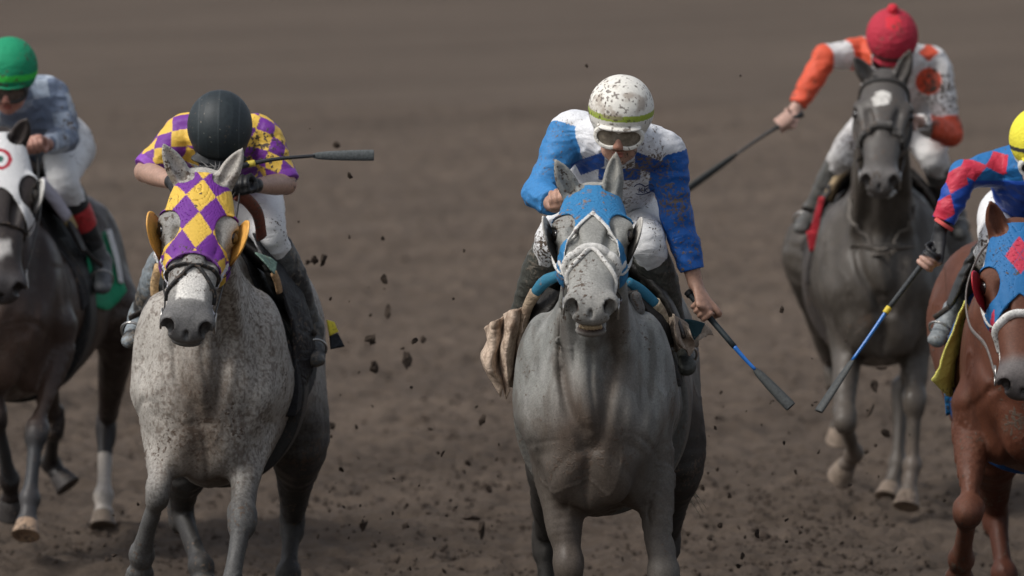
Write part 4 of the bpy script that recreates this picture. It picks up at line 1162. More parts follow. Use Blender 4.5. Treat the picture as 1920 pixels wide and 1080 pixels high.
JA2 = build_jockey(dict(Y=31.2, head=(413, 256, -.34), face=(-.02, -.50, -.84), label='jockey in purple and yellow diamond silks with a black helmet bowed low',
    silk=silk_A2, silkmat=SILK, breech=WHITE, bootsc=1.22, boot=boot_grey, bootmat=BOOTMUD, helmat=HELBLK, hcol=hcol_A2, seed=15, ribs=1, sleeve=dict(l=-.02, r=-.02), hr=.121, collar=0,
    goggles=((.05, .05, .05), (.02, .02, .02)), skin=(.40, .25, .19), glove=dict(r=(.012, .012, .013), l=(.012, .012, .013)),
    gripr=(.95, -.2, .12), gripl=(.95, -.1, .1), sgr=1, sgl=1, low=.012,
    j=dict(pel=(432, 345, .50), chest=(416, 285, .08), neck=(415, 268, -.10), shl=(348, 248, -.05), shr=(487, 250, -.05),
           ell=(272, 322, -.12), elr=(536, 345, -.12), wrl=(325, 342, -.42), wrr=(478, 348, -.44), grr=(452, 346, -.50), grl=(345, 348, -.52),
           hipl=(385, 385, .42), hipr=(478, 375, .42), knl=(330, 460, -.02), knr=(503, 432, -.02),
           anl=(270, 590, .24), anr=(578, 615, .26), tol=(245, 640, .12), tor=(592, 675, .10))))
whip(dict(shaft=(.03, .03, .032), band=(.62, .48, .07), flap=(.10, .11, .11)), 31.2, [(436, 316, -.50), (470, 307, -.47), (520, 298, -.45), (590, 292, -.42), (699, 291, -.38)],
     'black whip with a yellow band held level beside the black helmet')
# ================================================================== dark horse behind on the right, white star, no hood
def col_D(T, H, legs, A):
    def f(P):
        loc = H.inv(P)/H.q; n = fbm(P, 6, 61); n2 = fbm(P, (18, 18, 8), 62); t = T.inv(P)
        c = np.tile([.062, .053, .044], (len(P), 1))*(.75+.5*n)[:, None]
        c = mixc(c, (.12, .105, .092), sst(.5, .75, n2)*.5)                          # dust dried on the coat
        c = mixc(c, (.092, .076, .062), sst(.95, .45, P[:, 2])*.75)
        hd = (loc[:, 1] > -.06) & (loc[:, 2] > -.28)
        c = mixc(c, (.088, .080, .074), hd*.8)
        mz = sst(.50, .56, loc[:, 1])*hd; c = mixc(c, (.16, .15, .145), mz*.6)
        x = np.abs(loc[:, 0]+.012+.02*(vn(P, 40, 9)-.5)); st = (x < .038) & (loc[:, 1] > .105+.2*x) & (loc[:, 1] < .150+.05*n-.5*np.abs(x-.01)+.02) & (loc[:, 2] > -.08)
        c = mixc(c, (.62, .60, .56), st*1.0)
        for s in (-1, 1):
            dn = np.linalg.norm((loc-V(.050*s, .582, -.04))/V(.020, .026, .024), axis=1); c = mixc(c, (.02, .018, .018), sst(1.15, .8, dn))
        for l, cl in ((legs[0], .5), (legs[1], .6)):
            d = np.linalg.norm(P-l['ft'], axis=1); c = mixc(c, (.19, .15, .12), sst(.17, .06, d)*cl)
        return c
    return f
D = build_horse(dict(Y=37.6, px=1646, yaw=.8, seed=3, rel=.7, h=.0085, mat=COAT_DARK, colf=col_D, hw=1.16, wid=1.06, hoof=(.22, .17, .13),
    label='dusty dark racehorse with a white star, farthest back on the right',
    poll=(1660, 140, -1.0), muzzle=(1650, 335, -1.42), roll=0,
    ear_l=((1600, 106, -1.0), (.3, -1, .1)), ear_r=((1708, 92, -1.0), (-.3, -1, .1)), neck=dict(base=(0, -.22, 1.22), wm=.125, top=.10),
    lf=[(1582, 640, -.30), (1584, 792, -.62), (1602, 850, -.36), (1576, 888, -.26)],
    rf=[(1722, 640, -.30), (1714, 755, -.46), (1711, 872, -.48), (1697, 962, -.58)],
    lh=[(1507, 480, .70), (1562, 700, 1.05), (1578, 770, 1.25), (1572, 820, 1.30)],
    rh=[(1785, 480, .70), (1690, 740, .85), (1683, 868, .72), (1662, 940, .62)]))
bridle(D, (.03, .028, .026), noseband=.33, brow=True, r=.011)
H = D['H']; q = H.q; P_ = lambda x, l, n: H.p(x*q*1.16, l*q, n*q)
fleece(D, 'noseband_fleece', [P_(-.075, .35, -.05), P_(-.04, .315, .0), P_(0, .305, .02), P_(.04, .315, .0), P_(.075, .35, -.05)], .016, (.09, .085, .08), 34, 8)
F = Field().ell(P_(.030, .575, -.135), V(.026, .02, .014), 0).ell(P_(.052, .56, -.13), V(.016, .014, .012), .01); blob('bit_guard', F, .005, STRAPM, D['O'], D['root'], (.5, .5, .48), F.bounds())
rnd = random.Random(9)
for i in range(16):
    a = P_(rnd.uniform(-.045, .045), -.02, -.03)
    tube('forelock', [a, a+V(rnd.uniform(-.02, .02), -.04, -.01), a+V(rnd.uniform(-.05, .05), -.06, -.05)], [.008, .006, .001], HAIR, D['O'], D['root'], (.02, .018, .017), n=4, seg=5)
# neck strap hanging in a loop over the breast
A = D['A']
band_on(D, 'neck_strap', [A((1590, 372, -.5)), A((1592, 425, -.6)), A((1645, 470, -.8)), A((1705, 445, -.7)), A((1735, 385, -.5))], .006, .011, STRAPM, .4, (.12, .105, .09))
saddlery(D, cloth=(.03, .026, .024), saddle=(.03, .026, .024), z0=1.02, girth=(.06, .05, .045))
sheet('saddle_pad', [[A((1604, 298, -.05)), A((1568, 335, .0)), A((1548, 372, .02))], [A((1612, 308, .1)), A((1576, 344, .12)), A((1556, 380, .15))]], CLOTH, D['O'], D['root'], (.40, .30, .18), th=.03)
sheet('cloth_flap', [[A((1546, 370, .0)), A((1538, 410, -.0)), A((1532, 470, .02))], [A((1536, 368, .0)), A((1524, 415, .0)), A((1516, 440, .02))]], CLOTH, D['O'], D['root'], (.50, .035, .05), th=.006, wr=.008)
sheet('cloth_flap', [[A((1512, 434, -.02)), A((1530, 432, -.02))], [A((1518, 472, .0)), A((1532, 470, .0))]], CLOTH, D['O'], D['root'], (.52, .035, .05), th=.006, wr=.005)
sheet('cloth_flap', [[A((1776, 370, .0)), A((1786, 410, .0))], [A((1782, 368, .1)), A((1794, 410, .1))]], CLOTH, D['O'], D['root'], (.50, .035, .05), th=.006)

ORG, OFFW = (.66, .095, .045), (.66, .65, .64)
def silk_D(P, J, HD):
    c = np.tile(OFFW, (len(P), 1)); x = P[:, 0]-J['chest'][0]
    t, r = armp(P, J['shl'], J['ell']); t2, r2 = armp(P, J['ell'], J['wrl'])
    left = x < -.14
    c = mixc(c, ORG, (left & (((t > -.05) & (t < .42)) | (t > 1.0) | ((t2 > .12) & (r2 < .09))))*1.0)
    c = mixc(c, OFFW, (left & (t > .42) & (t < .95) & (t2 < .12))*1.0)
    t, r = armp(P, J['shr'], J['elr']); t2, r2 = armp(P, J['elr'], J['wrr']); right = x > .12
    d = P-J['shr']-V(-.03, -.05, -.07); c = mixc(c, ORG, ((np.sqrt((d[:, 0]/.06)**2+(d[:, 2]/.062)**2) < 1) & (P[:, 1] < J['shr'][1]+.1))*1.0)
    c = mixc(c, ORG, (right & ((t > .78)) )*1.0)
    d = P-J['shr']-V(-.03, 0, .06); c = mixc(c, ORG, ((np.abs(d[:, 0])+np.abs(d[:, 2])*1.2 < .05))*1.0)
    return c
def hcol_D(l):
    c = np.tile([.44, .030, .055], (len(l), 1)); b = l[:, 2]-(.042+.40*(l[:, 1]-.02))
    c = mixc(c, (.06, .05, .05), (np.abs(b+.012) < .010)*1.0)
    return mixc(c, (.62, .03, .05), (l[:, 2] > .175)*1.0)
JD = build_jockey(dict(Y=37.6, head=(1672, 86, -.32), face=(0, -.55, -.82), label='jockey in white and orange silks with a red pompom helmet, head down',
    silk=silk_D, silkmat=SILKM2, breech=(.62, .61, .60), boot=(.10, .10, .095), bootmat=BOOTMUD, helmat=CLOTH, hcol=hcol_D, pom=1, seed=25, hr=.117, low=.01, collar=0, crease=2,
    goggles=((.1, .02, .03), (.02, .02, .02)), gripl=(.82, .1, .57), gripr=(.9, 0, .2), sgl=1, sgr=-1, skin=(.50, .32, .26), sleeve=dict(l=.93, r=.95),
    j=dict(pel=(1690, 225, .50), chest=(1688, 150, .08), neck=(1682, 112, -.10), shl=(1612, 100, -.02), shr=(1752, 122, -.02),
           ell=(1548, 108, -.14), elr=(1780, 250, -.10), wrl=(1492, 203, -.22), wrr=(1722, 228, -.40), grl=(1470, 226, -.26), grr=(1698, 232, -.50),
           hipl=(1640, 240, .42), hipr=(1735, 240, .42), knl=(1588, 282, -.02), knr=(1748, 290, -.02),
           anl=(1524, 395, .24), anr=(1790, 400, .24), tol=(1502, 428, .08), tor=(1800, 440, .08))))
whip(dict(shaft=(.03, .03, .03)), 37.6, [(1503, 214, -.24), (1455, 240, -.30), (1420, 262, -.32), (1380, 290, -.35), (1290, 354, -.42)],
     'dark whip stretched out behind the blue and white jockey')
# ================================================================== bay horse cut by the right edge of the picture
def col_E(T, H, legs, A):
    def f(P):
        loc = H.inv(P)/H.q; n = fbm(P, 6, 71); t = T.inv(P)
        c = np.tile([.100, .036, .020], (len(P), 1))*(.8+.4*n)[:, None]
        c = mixc(c, (.14, .060, .038), sst(.95, .6, P[:, 2])*.6)
        c = mixc(c, (.11, .032, .016), np.exp(-(t[:, 0]/.16)**2)*sst(1.2, .9, P[:, 2])*.6)
        st = fbm(P, (24, 10, 3.5), 74, 3); c = mixc(c, (.07, .024, .014), sst(.52, .68, st)*.55); c = mixc(c, (.15, .075, .05), sst(.60, .75, fbm(P, 9, 75, 3))*.4)
        hd = (loc[:, 1] > -.06) & (loc[:, 2] > -.28)
        c = mixc(c, (.13, .052, .031), hd*.6)
        mz = sst(.46, .52, loc[:, 1])*hd; c = mixc(c, (.12, .11, .108), mz*.95)
        for s in (-1, 1):
            dn = np.linalg.norm((loc-V(.050*s, .582, -.04))/V(.020, .026, .024), axis=1); c = mixc(c, (.02, .018, .018), sst(1.15, .8, dn))
        for l in legs:
            d = (l['kn']-P)[:, 2]; c = mixc(c, (.022, .018, .016), sst(.22, .38, d)*.9*(np.linalg.norm(P-l['ft'], axis=1) < .6))
        for l in legs[2:]:
            d = np.linalg.norm(P-l['kn'], axis=1); c = mixc(c, (.07, .024, .014), sst(.6, .2, d)*.9)
        return c
    return f
E = build_horse(dict(Y=31.8, px=1930, yaw=-2.5, seed=4, rel=.8, leg=1.2, h=.0075, mat=COAT_BAY, colf=col_E, hw=1.2, wid=.98,
    label='chestnut bay racehorse at the right edge in a blue hood with red diamonds',
    poll=(1908, 432, -1.0), muzzle=(1918, 722, -1.3), roll=-.03, hyaw=0,
    ear_l=((1857, 376, -1.0), (.1, -1, .1)), ear_r=((1962, 372, -1.0), (-.2, -1, .1)), neck=dict(base=(0, -.22, 1.20), wb=.22),
    lf=[(1822, 820, -.32), (1817, 958, -.58), (1803, 1048, -.30), (1795, 1105, -.20)],
    rf=[(1995, 830, -.30), (2000, 975, -.6), (2000, 1090, -.8), (1995, 1160, -.9)],
    lh=[(1860, 820, .60), (1866, 960, .85), (1884, 1075, .70), (1890, 1120, .66)],
    rh=[(2030, 820, .7), (2020, 980, 1.0), (2015, 1080, .95), (2012, 1130, .9)]))
def reg_E(l):
    x = np.abs(l[:, 0]); y = l[:, 1]
    d = y-np.where(x < .06, .255+.9*x, .31+1.6*(x-.06)); d = np.maximum(d, -(y+.035)); d = np.maximum(d, -eye_hole(l, rx=.045, rl=.068, ex=.114))
    ear = np.sqrt(((x-.058)/.034)**2+((y+.012)/.035)**2+((l[:, 2]+.06)/.09)**2)-1
    d = np.maximum(d, -ear*.035); return np.maximum(d, -(l[:, 2]+.19))
def hoodc_E(l):
    c = np.tile([.016, .135, .34], (len(l), 1)); x = l[:, 0]-.004; y = l[:, 1]
    m = np.abs(x)/.052+np.abs(y-.105)/.078 < 1; c = mixc(c, (.50, .035, .075), m*1.0)
    g = m & ((np.abs(np.abs(x)/.052-np.abs(y-.105)/.078) < .0) | (np.abs(x*.078/.052-(y-.105)) < .0022) | (np.abs(x*.078/.052+(y-.105)) < .0022)); c = mixc(c, (.05, .08, .2), g*.8)
    m2 = np.abs(np.abs(x)-.085)/.04+np.abs(y-.335)/.05 < 1; c = mixc(c, (.50, .035, .075), (m2 & (np.abs(x) > .095))*1.0); return c
hood(E, reg_E, hoodc_E, HOODC)
for s in (-1, 1): blinker(E, s, (.48, .025, .035), CUP, size=1.0, depth=.042)
bridle(E, (.62, .61, .58), noseband=0, brow=False, r=.012)
H = E['H']; q = H.q; P_ = lambda x, l, n: H.p(x*q*1.2, l*q, n*q)
band_on(E, 'noseband', [P_(-.085, .43, -.12), P_(-.07, .375, -.04), P_(-.03, .335, .0), P_(0, .33, .02), P_(.03, .335, .0), P_(.07, .375, -.04), P_(.085, .43, -.12)], .005, .017, STRAPM, .6, (.66, .65, .62), E['HF'])
A = E['A']
tube('rein', [P_(-.075, .51, -.11), A((1848, 648, -1.0)), A((1818, 610, -.8)), A((1812, 545, -.6)), A((1835, 480, -.5)), A((1870, 440, -.42))], .009, LEATHER, E['O'], E['root'], (.16, .14, .13), flat=.4)
saddlery(E, cloth=(.02, .02, .025), saddle=(.02, .02, .02), z0=1.15, y1=.35, girth=(.015, .09, .30))
sheet('number_cloth', [[A((1811, 564, -.22)), A((1793, 600, -.20)), A((1775, 650, -.16)), A((1762, 690, -.14)), A((1746, 712, -.12))],
                       [A((1816, 580, -.1)), A((1802, 620, -.1)), A((1790, 668, -.08)), A((1781, 708, -.06)), A((1776, 742, -.04))],
                       [A((1822, 600, .10)), A((1812, 640, .12)), A((1802, 680, .12)), A((1796, 715, .12)), A((1790, 738, .12))]], CLOTH, E['O'], E['root'], (.85, .80, .20), th=.006, wr=.012)
sheet('cloth_flap', [[A((1770, 736, .03)), A((1780, 738, .03))], [A((1774, 780, .05)), A((1782, 776, .05))]], CLOTH, E['O'], E['root'], (.02, .16, .40), th=.006)

RED, BLU, CYA = (.50, .028, .060), (.010, .060, .34), (.015, .135, .36)
def silk_E(P, J, HD):
    c = np.tile(BLU, (len(P), 1)); x = P[:, 0]-J['chest'][0]
    c = mixc(c, CYA, (P[:, 2] > J['shl'][2]-.05)*1.0)
    for a, b, t0 in (('shl', 'ell', .0), ('ell', 'wrl', 1.0)):
        A_, B_ = J[a], J[b]; u = nrm(B_-A_); L = np.linalg.norm(B_-A_); w_ = P-A_; t = w_@u
        e1 = nrm(np.cross(u, V(0, 1, 0))); e1 = e1 if e1[2] > 0 or a == 'ell' else -e1
        if a == 'ell': e1 = nrm(V(-1, 0, .5)-(V(-1, 0, .5)@u)*u)
        v = w_@e1; r = np.linalg.norm(w_-t[:, None]*u, axis=1); near = (r < .10) & (t > -.02) & (t < L+.05)
        for k in range(3):
            c0 = (.045+k*.115) if a == 'shl' else (.03+k*.125)
            m = np.abs(t-c0)/.062+np.abs(v-.022)/.048 < 1
            c = mixc(c, RED, (m & near & (P[:, 1] < A_[1]+.08))*1.0)
    return c
def hcol_E(l):
    c = np.tile([.78, .70, .06], (len(l), 1)); b = l[:, 2]-(.030+.35*l[:, 1]); return mixc(c, (.05, .05, .045), (np.abs(b-.01) < .009)*1.0)
def boot_E(P, k, a):
    t = (P-k)@nrm(a-k)/np.linalg.norm(a-k); c = np.tile([.02, .02, .022], (len(P), 1)); return mixc(c, (.20, .22, .23), (t > .72)*1.0)
JE = build_jockey(dict(Y=31.8, head=(1950, 290, -.30), face=(.05, -.88, -.46), label='jockey in blue silks with red diamonds and a yellow helmet, reaching out with a whip',
    silk=silk_E, silkmat=SILK, breech=WHITE, bootsc=.88, boot=boot_E, helmat=CLOTH, hcol=hcol_E, goggles=((.6, .6, .58), (.05, .05, .05)), seed=35,
    gripl=(.58, -.1, .80), gripr=(.9, 0, .2), sgl=1, glove=dict(l=(.014, .014, .016), r=(.014, .014, .016)), fingerless=1, skin=(.44, .27, .21), sleeve=dict(l=.90, r=.95),
    j=dict(pel=(1935, 400, .50), chest=(1945, 345, .08), neck=(1945, 315, -.10), shl=(1885, 312, -.02), shr=(2010, 320, .0),
           ell=(1806, 330, -.08), elr=(2040, 420, -.1), wrl=(1765, 425, -.12), wrr=(1985, 430, -.42), grl=(1740, 484, -.16), grr=(1960, 432, -.5),
           hipl=(1885, 405, .42), hipr=(1985, 405, .42), knl=(1868, 455, -.02), knr=(2000, 460, -.02),
           anl=(1790, 582, .30), anr=(2060, 610, .24), tol=(1757, 638, .20), tor=(2080, 660, .10))))
tube('wrist_band', [at(1772, 418, 31.8-.14), at(1768, 424, 31.8-.14)], .041, CLOTH, JE['O'], JE['root'], (.6, .10, .09))
whip(dict(shaft=(.02, .16, .50), band=(.66, .50, .05), grip=(.03, .035, .038)), 31.8, [(1750, 468, -.15), (1664, 581, -.22), (1632, 628, -.25), (1598, 676, -.28), (1536, 770, -.36)],
     'blue shafted whip with a yellow band in the black glove of the yellow-helmeted jockey')
# ================================================================== dark brown horse cut by the left edge
def col_A1(T, H, legs, A):
    def f(P):
        loc = H.inv(P)/H.q; n = fbm(P, 6, 81); t = T.inv(P)
        c = np.tile([.034, .021, .017], (len(P), 1))*(.8+.4*n)[:, None]
        c = mixc(c, (.060, .044, .036), sst(.5, .7, fbm(P, (14, 14, 7), 82))*.5)
        c = mixc(c, (.095, .060, .045), np.exp(-((t[:, 0]-.16)/.12)**2)*sst(1.25, .95, P[:, 2])*(t[:, 1] < 0)*.8)
        hd = (loc[:, 1] > -.06) & (loc[:, 2] > -.28); c = mixc(c, (.035, .028, .026), hd*.9)
        w3 = .020*(vn(P, 38, 9)-.5); st = sst(.050, .036, np.abs(loc[:, 0])+w3)*sst(.39, .415, loc[:, 1]+w3)*sst(.49, .45, loc[:, 1]+w3+.4*np.abs(loc[:, 0]))*(loc[:, 2] > -.07); c = mixc(c, (.5, .48, .46), st*.9)
        mz = sst(.50, .56, loc[:, 1])*hd; c = mixc(c, (.06, .056, .058), mz*.8)
        for l, a in zip(legs, (.1, 1.0, .1, .1)):
            d = (l['kn']-P)[:, 2]; m = sst(-.10, .10, d)*(np.linalg.norm(P-(l['kn']+l['ft'])/2, axis=1) < .36)
            c = mixc(c, (.045, .047, .050) if a == 1 else (.016, .014, .014), m*.85)
        l = legs[3]; d = np.linalg.norm(P-l['ft']*.75-l['kn']*.25, axis=1); s_ = ((P-l['kn'])@nrm(l['ft']-l['kn']) > .12)*(P[:, 2] < .6)
        c = mixc(c, (.42, .38, .34), (d < .16)*s_*(.5+n*.8)*1.0)
        return c
    return f
A1 = build_horse(dict(Y=35.45, px=20, yaw=9.5, seed=5, rel=.8, h=.008, mat=COAT_DARK, colf=col_A1, hw=1.2, wid=1.06, hoof=(.035, .03, .028), hoofs={1: (.36, .25, .17), 3: (.14, .11, .085)},
    label='dark brown racehorse at the left edge in a white hood with a red ring',
    poll=(-3, 262, -1.0), muzzle=(2, 545, -1.3), roll=0, hyaw=0,
    ear_l=((-56, 215, -1.0), (.1, -1, .1)), ear_r=((51, 222, -1.0), (-.1, -1, .1)), neck=dict(base=(-.02, -.22, 1.24), wb=.22),
    lf=[(-40, 660, -.30), (-8, 780, -.45), (18, 900, -.2), (22, 960, -.1)],
    rf=[(112, 665, -.30), (68, 812, -.52), (57, 935, -.62), (48, 1010, -.72)],
    lh=[(60, 640, .7), (102, 790, 1.0), (95, 868, 1.25), (122, 905, 1.22)],
    rh=[(225, 600, .75), (199, 805, 1.28), (194, 930, 1.15), (193, 985, 1.08)]))
def reg_A1(l):
    x = np.abs(l[:, 0]); y = l[:, 1]
    d = y-(.20+2.2*x*x*6); d = np.maximum(np.minimum(d, 9), y-.42); d = np.maximum(d, -(y+.035)); d = np.maximum(d, -eye_hole(l, rx=.040, rl=.062, ex=.112))
    ear = np.sqrt(((x-.060)/.034)**2+((y+.012)/.035)**2+((l[:, 2]+.06)/.09)**2)-1
    d = np.maximum(d, -ear*.035); return np.maximum(d, -(l[:, 2]+.19))
def hoodc_A1(l):
    c = np.tile([.70, .70, .70], (len(l), 1)); r = np.sqrt((l[:, 0]-.004)**2+(l[:, 1]-.085)**2)
    c = mixc(c, (.42, .03, .05), ((r < .045) & (r > .031))*1.0); return mixc(c, (.03, .12, .09), (r < .014)*1.0)
hood(A1, reg_A1, hoodc_A1, HOODC)
for s in (-1, 1): blinker(A1, s, (.68, .67, .64), CUP, size=.85, depth=.040)
bridle(A1, (.018, .017, .017), noseband=.36, brow=False, r=.010)
saddlery(A1, cloth=(.02, .02, .022), saddle=(.02, .018, .018), z0=1.05, girth=(.02, .02, .02))
A = A1['A']; GRN = (.02, .26, .13)
sheet('number_cloth', [[A((163, 440, .20)), A((165, 500, .16)), A((172, 574, .12))], [A((185, 440, .34)), A((195, 500, .36)), A((206, 580, .30))], [A((200, 432, .42)), A((218, 490, .42)), A((237, 545, .42))]], CLOTH, A1['O'], A1['root'], GRN, th=.006, wr=.012)
sheet('cloth_stripe', [[A((198, 430, .37)), A((215, 490, .38)), A((222, 530, .38))], [A((207, 430, .40)), A((222, 480, .40)), A((231, 532, .4))]], CLOTH, A1['O'], A1['root'], (.66, .66, .66), th=.008)
tube('saddle_roll', [A((76, 342, -.15)), A((100, 370, -.1)), A((126, 408, -.02))], .030, CLOTH, A1['O'], A1['root'], (.50, .48, .55), flat=.6)
tube('roll_end', [A((126, 408, -.02)), A((139, 430, .02))], [.030, .024], CLOTH, A1['O'], A1['root'], (.42, .32, .16), flat=.6)
tube('rein', [H_ := A1['H'].p(.085*A1['H'].q, .50*A1['H'].q, -.11*A1['H'].q), A((75, 400, -.8)), A((72, 330, -.55)), A((70, 285, -.42))], .009, LEATHER, A1['O'], A1['root'], (.03, .028, .026), flat=.4)

def silk_A1(P, J, HD):
    k = np.floor((P-J['chest'])@np.array([[1, .1, .15], [0, 1, 0], [-.15, 0, 1.]]).T/.075).astype(int)
    h = hash3(k[:, 0], k[:, 1]//2, k[:, 2], 7); c = np.tile([.50, .56, .64], (len(P), 1))
    c = mixc(c, (.17, .21, .29), (h > .55)*1.0); return mixc(c, (.30, .35, .43), ((h > .3) & (h < .55))*1.0)
def hcol_A1(l):
    c = np.tile([.014, .27, .13], (len(l), 1)); b = l[:, 2]-(.040+.30*l[:, 1]); return mixc(c, (.05, .58, .08), (np.abs(b-.002) < .015)*1.0)
def boot_A1(P, k, a):
    t = (P-k)@nrm(a-k)/np.linalg.norm(a-k); c = np.tile([.022, .024, .027], (len(P), 1))
    c = mixc(c, (.48, .035, .04), ((t > .33) & (t < .56))*1.0); c = mixc(c, (.11, .115, .12), (t > .80)*1.0)
    d = np.linalg.norm(P-(k*.84+a*.16)-V(.02, -.065, 0), axis=1); return mixc(c, (.6, .6, .6), (d < .014)*1.0)
JA1 = build_jockey(dict(Y=35.45, head=(17, 152, -.34), face=(-.08, -.88, -.46), label='jockey in grey checked silks with a green helmet at the left edge',
    silk=silk_A1, silkmat=SILK, breech=WHITE, boot=boot_A1, helmat=CLOTH, hcol=hcol_A1, crease=3, goggles=((.05, .05, .05), (.10, .08, .07)), seed=45, hr=.122,
    gripl=(.9, 0, .2), gripr=(.9, 0, .2), sgr=-1, sgl=1, skin=(.42, .22, .17), sleeve=dict(l=.95, r=.95), glove=dict(),
    j=dict(pel=(108, 275, .50), chest=(62, 215, .10), neck=(35, 185, -.12), shl=(-30, 195, -.06), shr=(95, 178, .0),
           ell=(-65, 270, -.15), elr=(122, 258, -.08), wrl=(-10, 280, -.42), wrr=(88, 272, -.36), grl=(0, 285, -.5), grr=(66, 273, -.44),
           hipl=(20, 290, .42), hipr=(128, 272, .36), knl=(-60, 360, -.02), knr=(118, 335, -.02),
           anl=(-90, 480, .24), anr=(188, 490, .24), tol=(-100, 520, .1), tor=(192, 540, .08))))
# stirrups for every rider
for R_, J_ in ((B, JB), (A2, JA2), (D, JD), (E, JE), (A1, JA1)):
    for s, sg in (('l', -1), ('r', 1)):
        stirrup(R_, J_['J']['to'+s], J_['J']['an'+s], leather=R_['T'].p(.24*sg, .12, 1.42))
# ================================================================== dirt in the air and on the ground
def lump(rnd, r, nu=7, nv=5, sq=1.0):
    v = []; F = []
    for j in range(nv+1):
        ph = pi*j/nv
        for i in range(nu):
            th = 2*pi*i/nu+.3*j; k = r*rnd.uniform(.50, 1.25)
            v.append((k*sin(ph)*cos(th), k*sin(ph)*sin(th), k*cos(ph)*.8*sq))
    for j in range(nv):
        for i in range(nu):
            a = j*nu+i; b = j*nu+(i+1) % nu; F.append((a, a+nu, b+nu, b))
    return v, F
clod_meshes = []
rnd = random.Random(5)
for k in range(6):
    v, F = lump(rnd, 1.0); me = bpy.data.meshes.new('dirt_clod'); me.from_pydata(v, [], F); me.materials.append(DIRTCLOD); clod_meshes.append(me)
spots = [(590, 488, 9), (607, 486, 8), (577, 492, 5), (720, 523, 8), (728, 585, 11), (701, 687, 14), (763, 673, 11), (696, 636, 9), (777, 640, 6), (793, 636, 7), (622, 798, 8), (632, 272, 9), (656, 330, 5),
         (1100, 123, 4), (1388, 142, 3), (905, 786, 9), (916, 916, 9), (883, 970, 12), (903, 992, 13), (681, 984, 11), (700, 1022, 10), (1352, 736, 4), (1425, 700, 3), (1448, 752, 4), (1470, 830, 3),
         (1428, 796, 3), (1640, 724, 9), (1632, 770, 9), (1652, 690, 8), (1660, 812, 8), (540, 560, 4), (655, 445, 4), (668, 800, 4), (640, 880, 6), (830, 850, 4), (1318, 915, 5), (1345, 880, 5), (1368, 930, 5),
         (1420, 1000, 6), (1392, 1042, 6), (1330, 1010, 5), (1475, 975, 4), (760, 985, 6), (745, 1050, 8), (815, 1010, 5), (845, 938, 4), (620, 560, 4), (560, 415, 3), (850, 560, 3), (870, 470, 3), (1290, 1000, 5), (1350, 985, 6)]
for _ in range(150):
    cx, cy, sx, sy = rnd.choice([(640, 900, 90, 110), (800, 930, 120, 100), (680, 970, 70, 50), (230, 1010, 60, 40), (1480, 880, 120, 120), (880, 900, 60, 90), (1340, 930, 70, 100), (1450, 850, 110, 150), (700, 640, 110, 150), (1620, 800, 70, 120), (1500, 1000, 90, 60)])
    spots.append((rnd.gauss(cx, sx), rnd.gauss(cy, sy), abs(rnd.gauss(0, 1.9))+1.3))
for i, (x, y, r) in enumerate(spots):
    if y > 1075 or y < 60: continue
    Yd = rnd.uniform(33.2, 35.4) if r > 6 else rnd.uniform(30.6, 34.8)
    p = at(x, y, Yd)
    if p[2] < .03: continue
    o = bpy.data.objects.new('dirt_clod', clod_meshes[i % 6]); COL.objects.link(o)
    o.location = p; k = r/(15600/Yd)*1.12
    o.scale = (k*rnd.uniform(.8, 1.7), k*rnd.uniform(.6, 1.1), k*rnd.uniform(.45, .9)); o.rotation_euler = (rnd.uniform(0, 6), rnd.uniform(0, 6), rnd.uniform(0, 6))
    tag(o, 'clod of dark dirt thrown into the air by the hooves', 'dirt clod', 'clods of dirt flying between the horses')
# loose crumbs lying on the churned track: nobody could count them
rs = np.random.RandomState(8); N_ = 26000
X = rs.uniform(-3.6, 3.6, N_); Yy = 33.5+rs.exponential(7.5, N_); rr = np.abs(rs.normal(0, .0065, N_))+.004; rr *= np.where(rs.rand(N_) > .99, 2.2, 1)
base = np.array([(1, 0, 0), (-.5, .87, 0), (-.5, -.87, 0), (0, 0, 1), (.3, .3, -.8)], float); tri = np.array([(0, 1, 3), (1, 2, 3), (2, 0, 3), (1, 0, 4), (2, 1, 4), (0, 2, 4)])
cl = fbm(np.stack([X, Yy, X*0], 1), (1.6, 1.0, 1), 5, 2); keep = cl+rs.rand(N_)*.35 > .62; X, Yy, rr = X[keep], Yy[keep], rr[keep]
vv = base[None]*(rr[:, None, None])*(1+.5*(rs.rand(len(X), 5, 1)-.5)); an = rs.rand(len(X))*6.3; c_, s_ = np.cos(an)[:, None], np.sin(an)[:, None]
vv = np.stack([vv[:, :, 0]*c_-vv[:, :, 1]*s_, vv[:, :, 0]*s_+vv[:, :, 1]*c_, vv[:, :, 2]*.8], 2)
vv[:, :, 0] += X[:, None]; vv[:, :, 1] += Yy[:, None]; vv[:, :, 2] += (rr*.2+ground_z(X, Yy))[:, None]
ff = (np.arange(len(X))[:, None, None]*5+tri[None]).reshape(-1, 3)
g = mesh_np('loose_dirt', vv.reshape(-1, 3), ff, DIRTCLOD, V(0, 0, 0), smooth=False)
tag(g, 'loose crumbs of dark dirt scattered over the churned track', 'loose dirt', kind='stuff')
# ---- reins from the bit to the hands
def reins(R, J, hand, col=(.03, .026, .024), hw=1.2):
    H = R['H']; q = H.q
    for s in (-1, 1):
        a = H.p(.085*s*q*hw/1.2, .515*q, -.11*q); b = J['J'].get(hand, None)
        m = H.p(.10*s*q, .22*q, -.32*q)
        tube('rein', [a, a*.5+m*.5+V(0, .02, 0), m, m*.5+b*.5+V(0, .02, -.03), b], .008, LEATHER, R['O'], R['root'], col, n=5, seg=6, flat=.4)
reins(B, JB, 'grl'); reins(A2, JA2, 'grr'); reins(D, JD, 'grr')
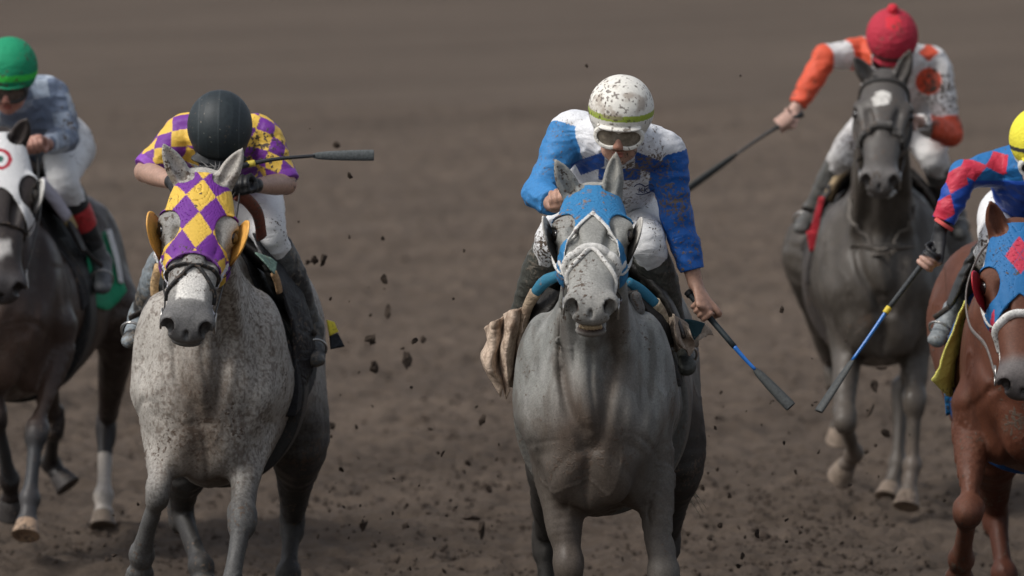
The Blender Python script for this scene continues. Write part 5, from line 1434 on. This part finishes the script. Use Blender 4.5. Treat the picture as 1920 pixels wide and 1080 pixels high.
# ---- embroidered mark on the blue and white silks: a wavy line over two letters, laid on the cloth itself
from mathutils.bvhtree import BVHTree
def on_cloth(o, path, r, col, name, J):
    me = o.data; off = J['O']
    t = BVHTree.FromPolygons([v.co[:] for v in me.vertices], [p.vertices[:] for p in me.polygons])
    pts = []
    for x, y in path:
        e = V(0, 0, CAM_H); d = nrm(at(x, y, 30)-e); h = t.ray_cast(Vector(e-off), Vector(d))
        if h[0] is not None: pts.append(np.array(h[0])+off-d*.0015)
    if len(pts) > 1: tube(name, pts, r, SILK, J['O'], J['root'], col, n=2, seg=5)
sk = [c for c in JB['root'].children if c.name.startswith('silks')][0]
NV = (.03, .05, .13)
on_cloth(sk, [(1189, 350), (1194, 346), (1200, 345), (1205, 347), (1210, 350), (1215, 347), (1221, 346), (1226, 350)], .0022, NV, 'emblem', JB)
on_cloth(sk, [(1192, 363), (1202, 365), (1213, 362), (1224, 357), (1234, 352)], .0022, NV, 'emblem', JB)
for x in (1199, 1209):
    on_cloth(sk, [(x, 352), (x-1, 361)], .0018, NV, 'letter', JB)
    on_cloth(sk, [(x+6, 352), (x+.5, 356.5), (x+6, 361)], .0018, NV, 'letter', JB)
# ---- pieces of a part hang under that part (all share their thing's origin, so nothing moves)
def nest(root, kid, par):
    K = sorted([c for c in root.children if c.name.split('.')[0] == kid], key=lambda o: o.name)
    Q = sorted([c for c in root.children if c.name.split('.')[0] == par], key=lambda o: o.name)
    for i, k in enumerate(K):
        if Q: k.parent = Q[min(i, len(Q)-1)]
for o in [o for o in SC.objects if o.parent is None]:
    for kid, par in (('goggle_lens', 'goggle_frame'), ('stirrup_tread', 'stirrup_iron'), ('cap', 'grip'), ('noseband_fleece', 'noseband'), ('cross_strap', 'noseband'),
                     ('letter', 'silks'), ('emblem', 'silks'), ('buckle', 'girth_strap'), ('strap_tip', 'girth_strap'), ('cloth_stripe', 'number_cloth'), ('cloth_corner', 'number_cloth'),
                     ('bit_ring', 'cheekpiece'), ('cheek_fleece', 'cheekpiece'), ('bit_guard', 'cheekpiece'), ('girth_end', 'girth')):
        nest(o, kid, par)
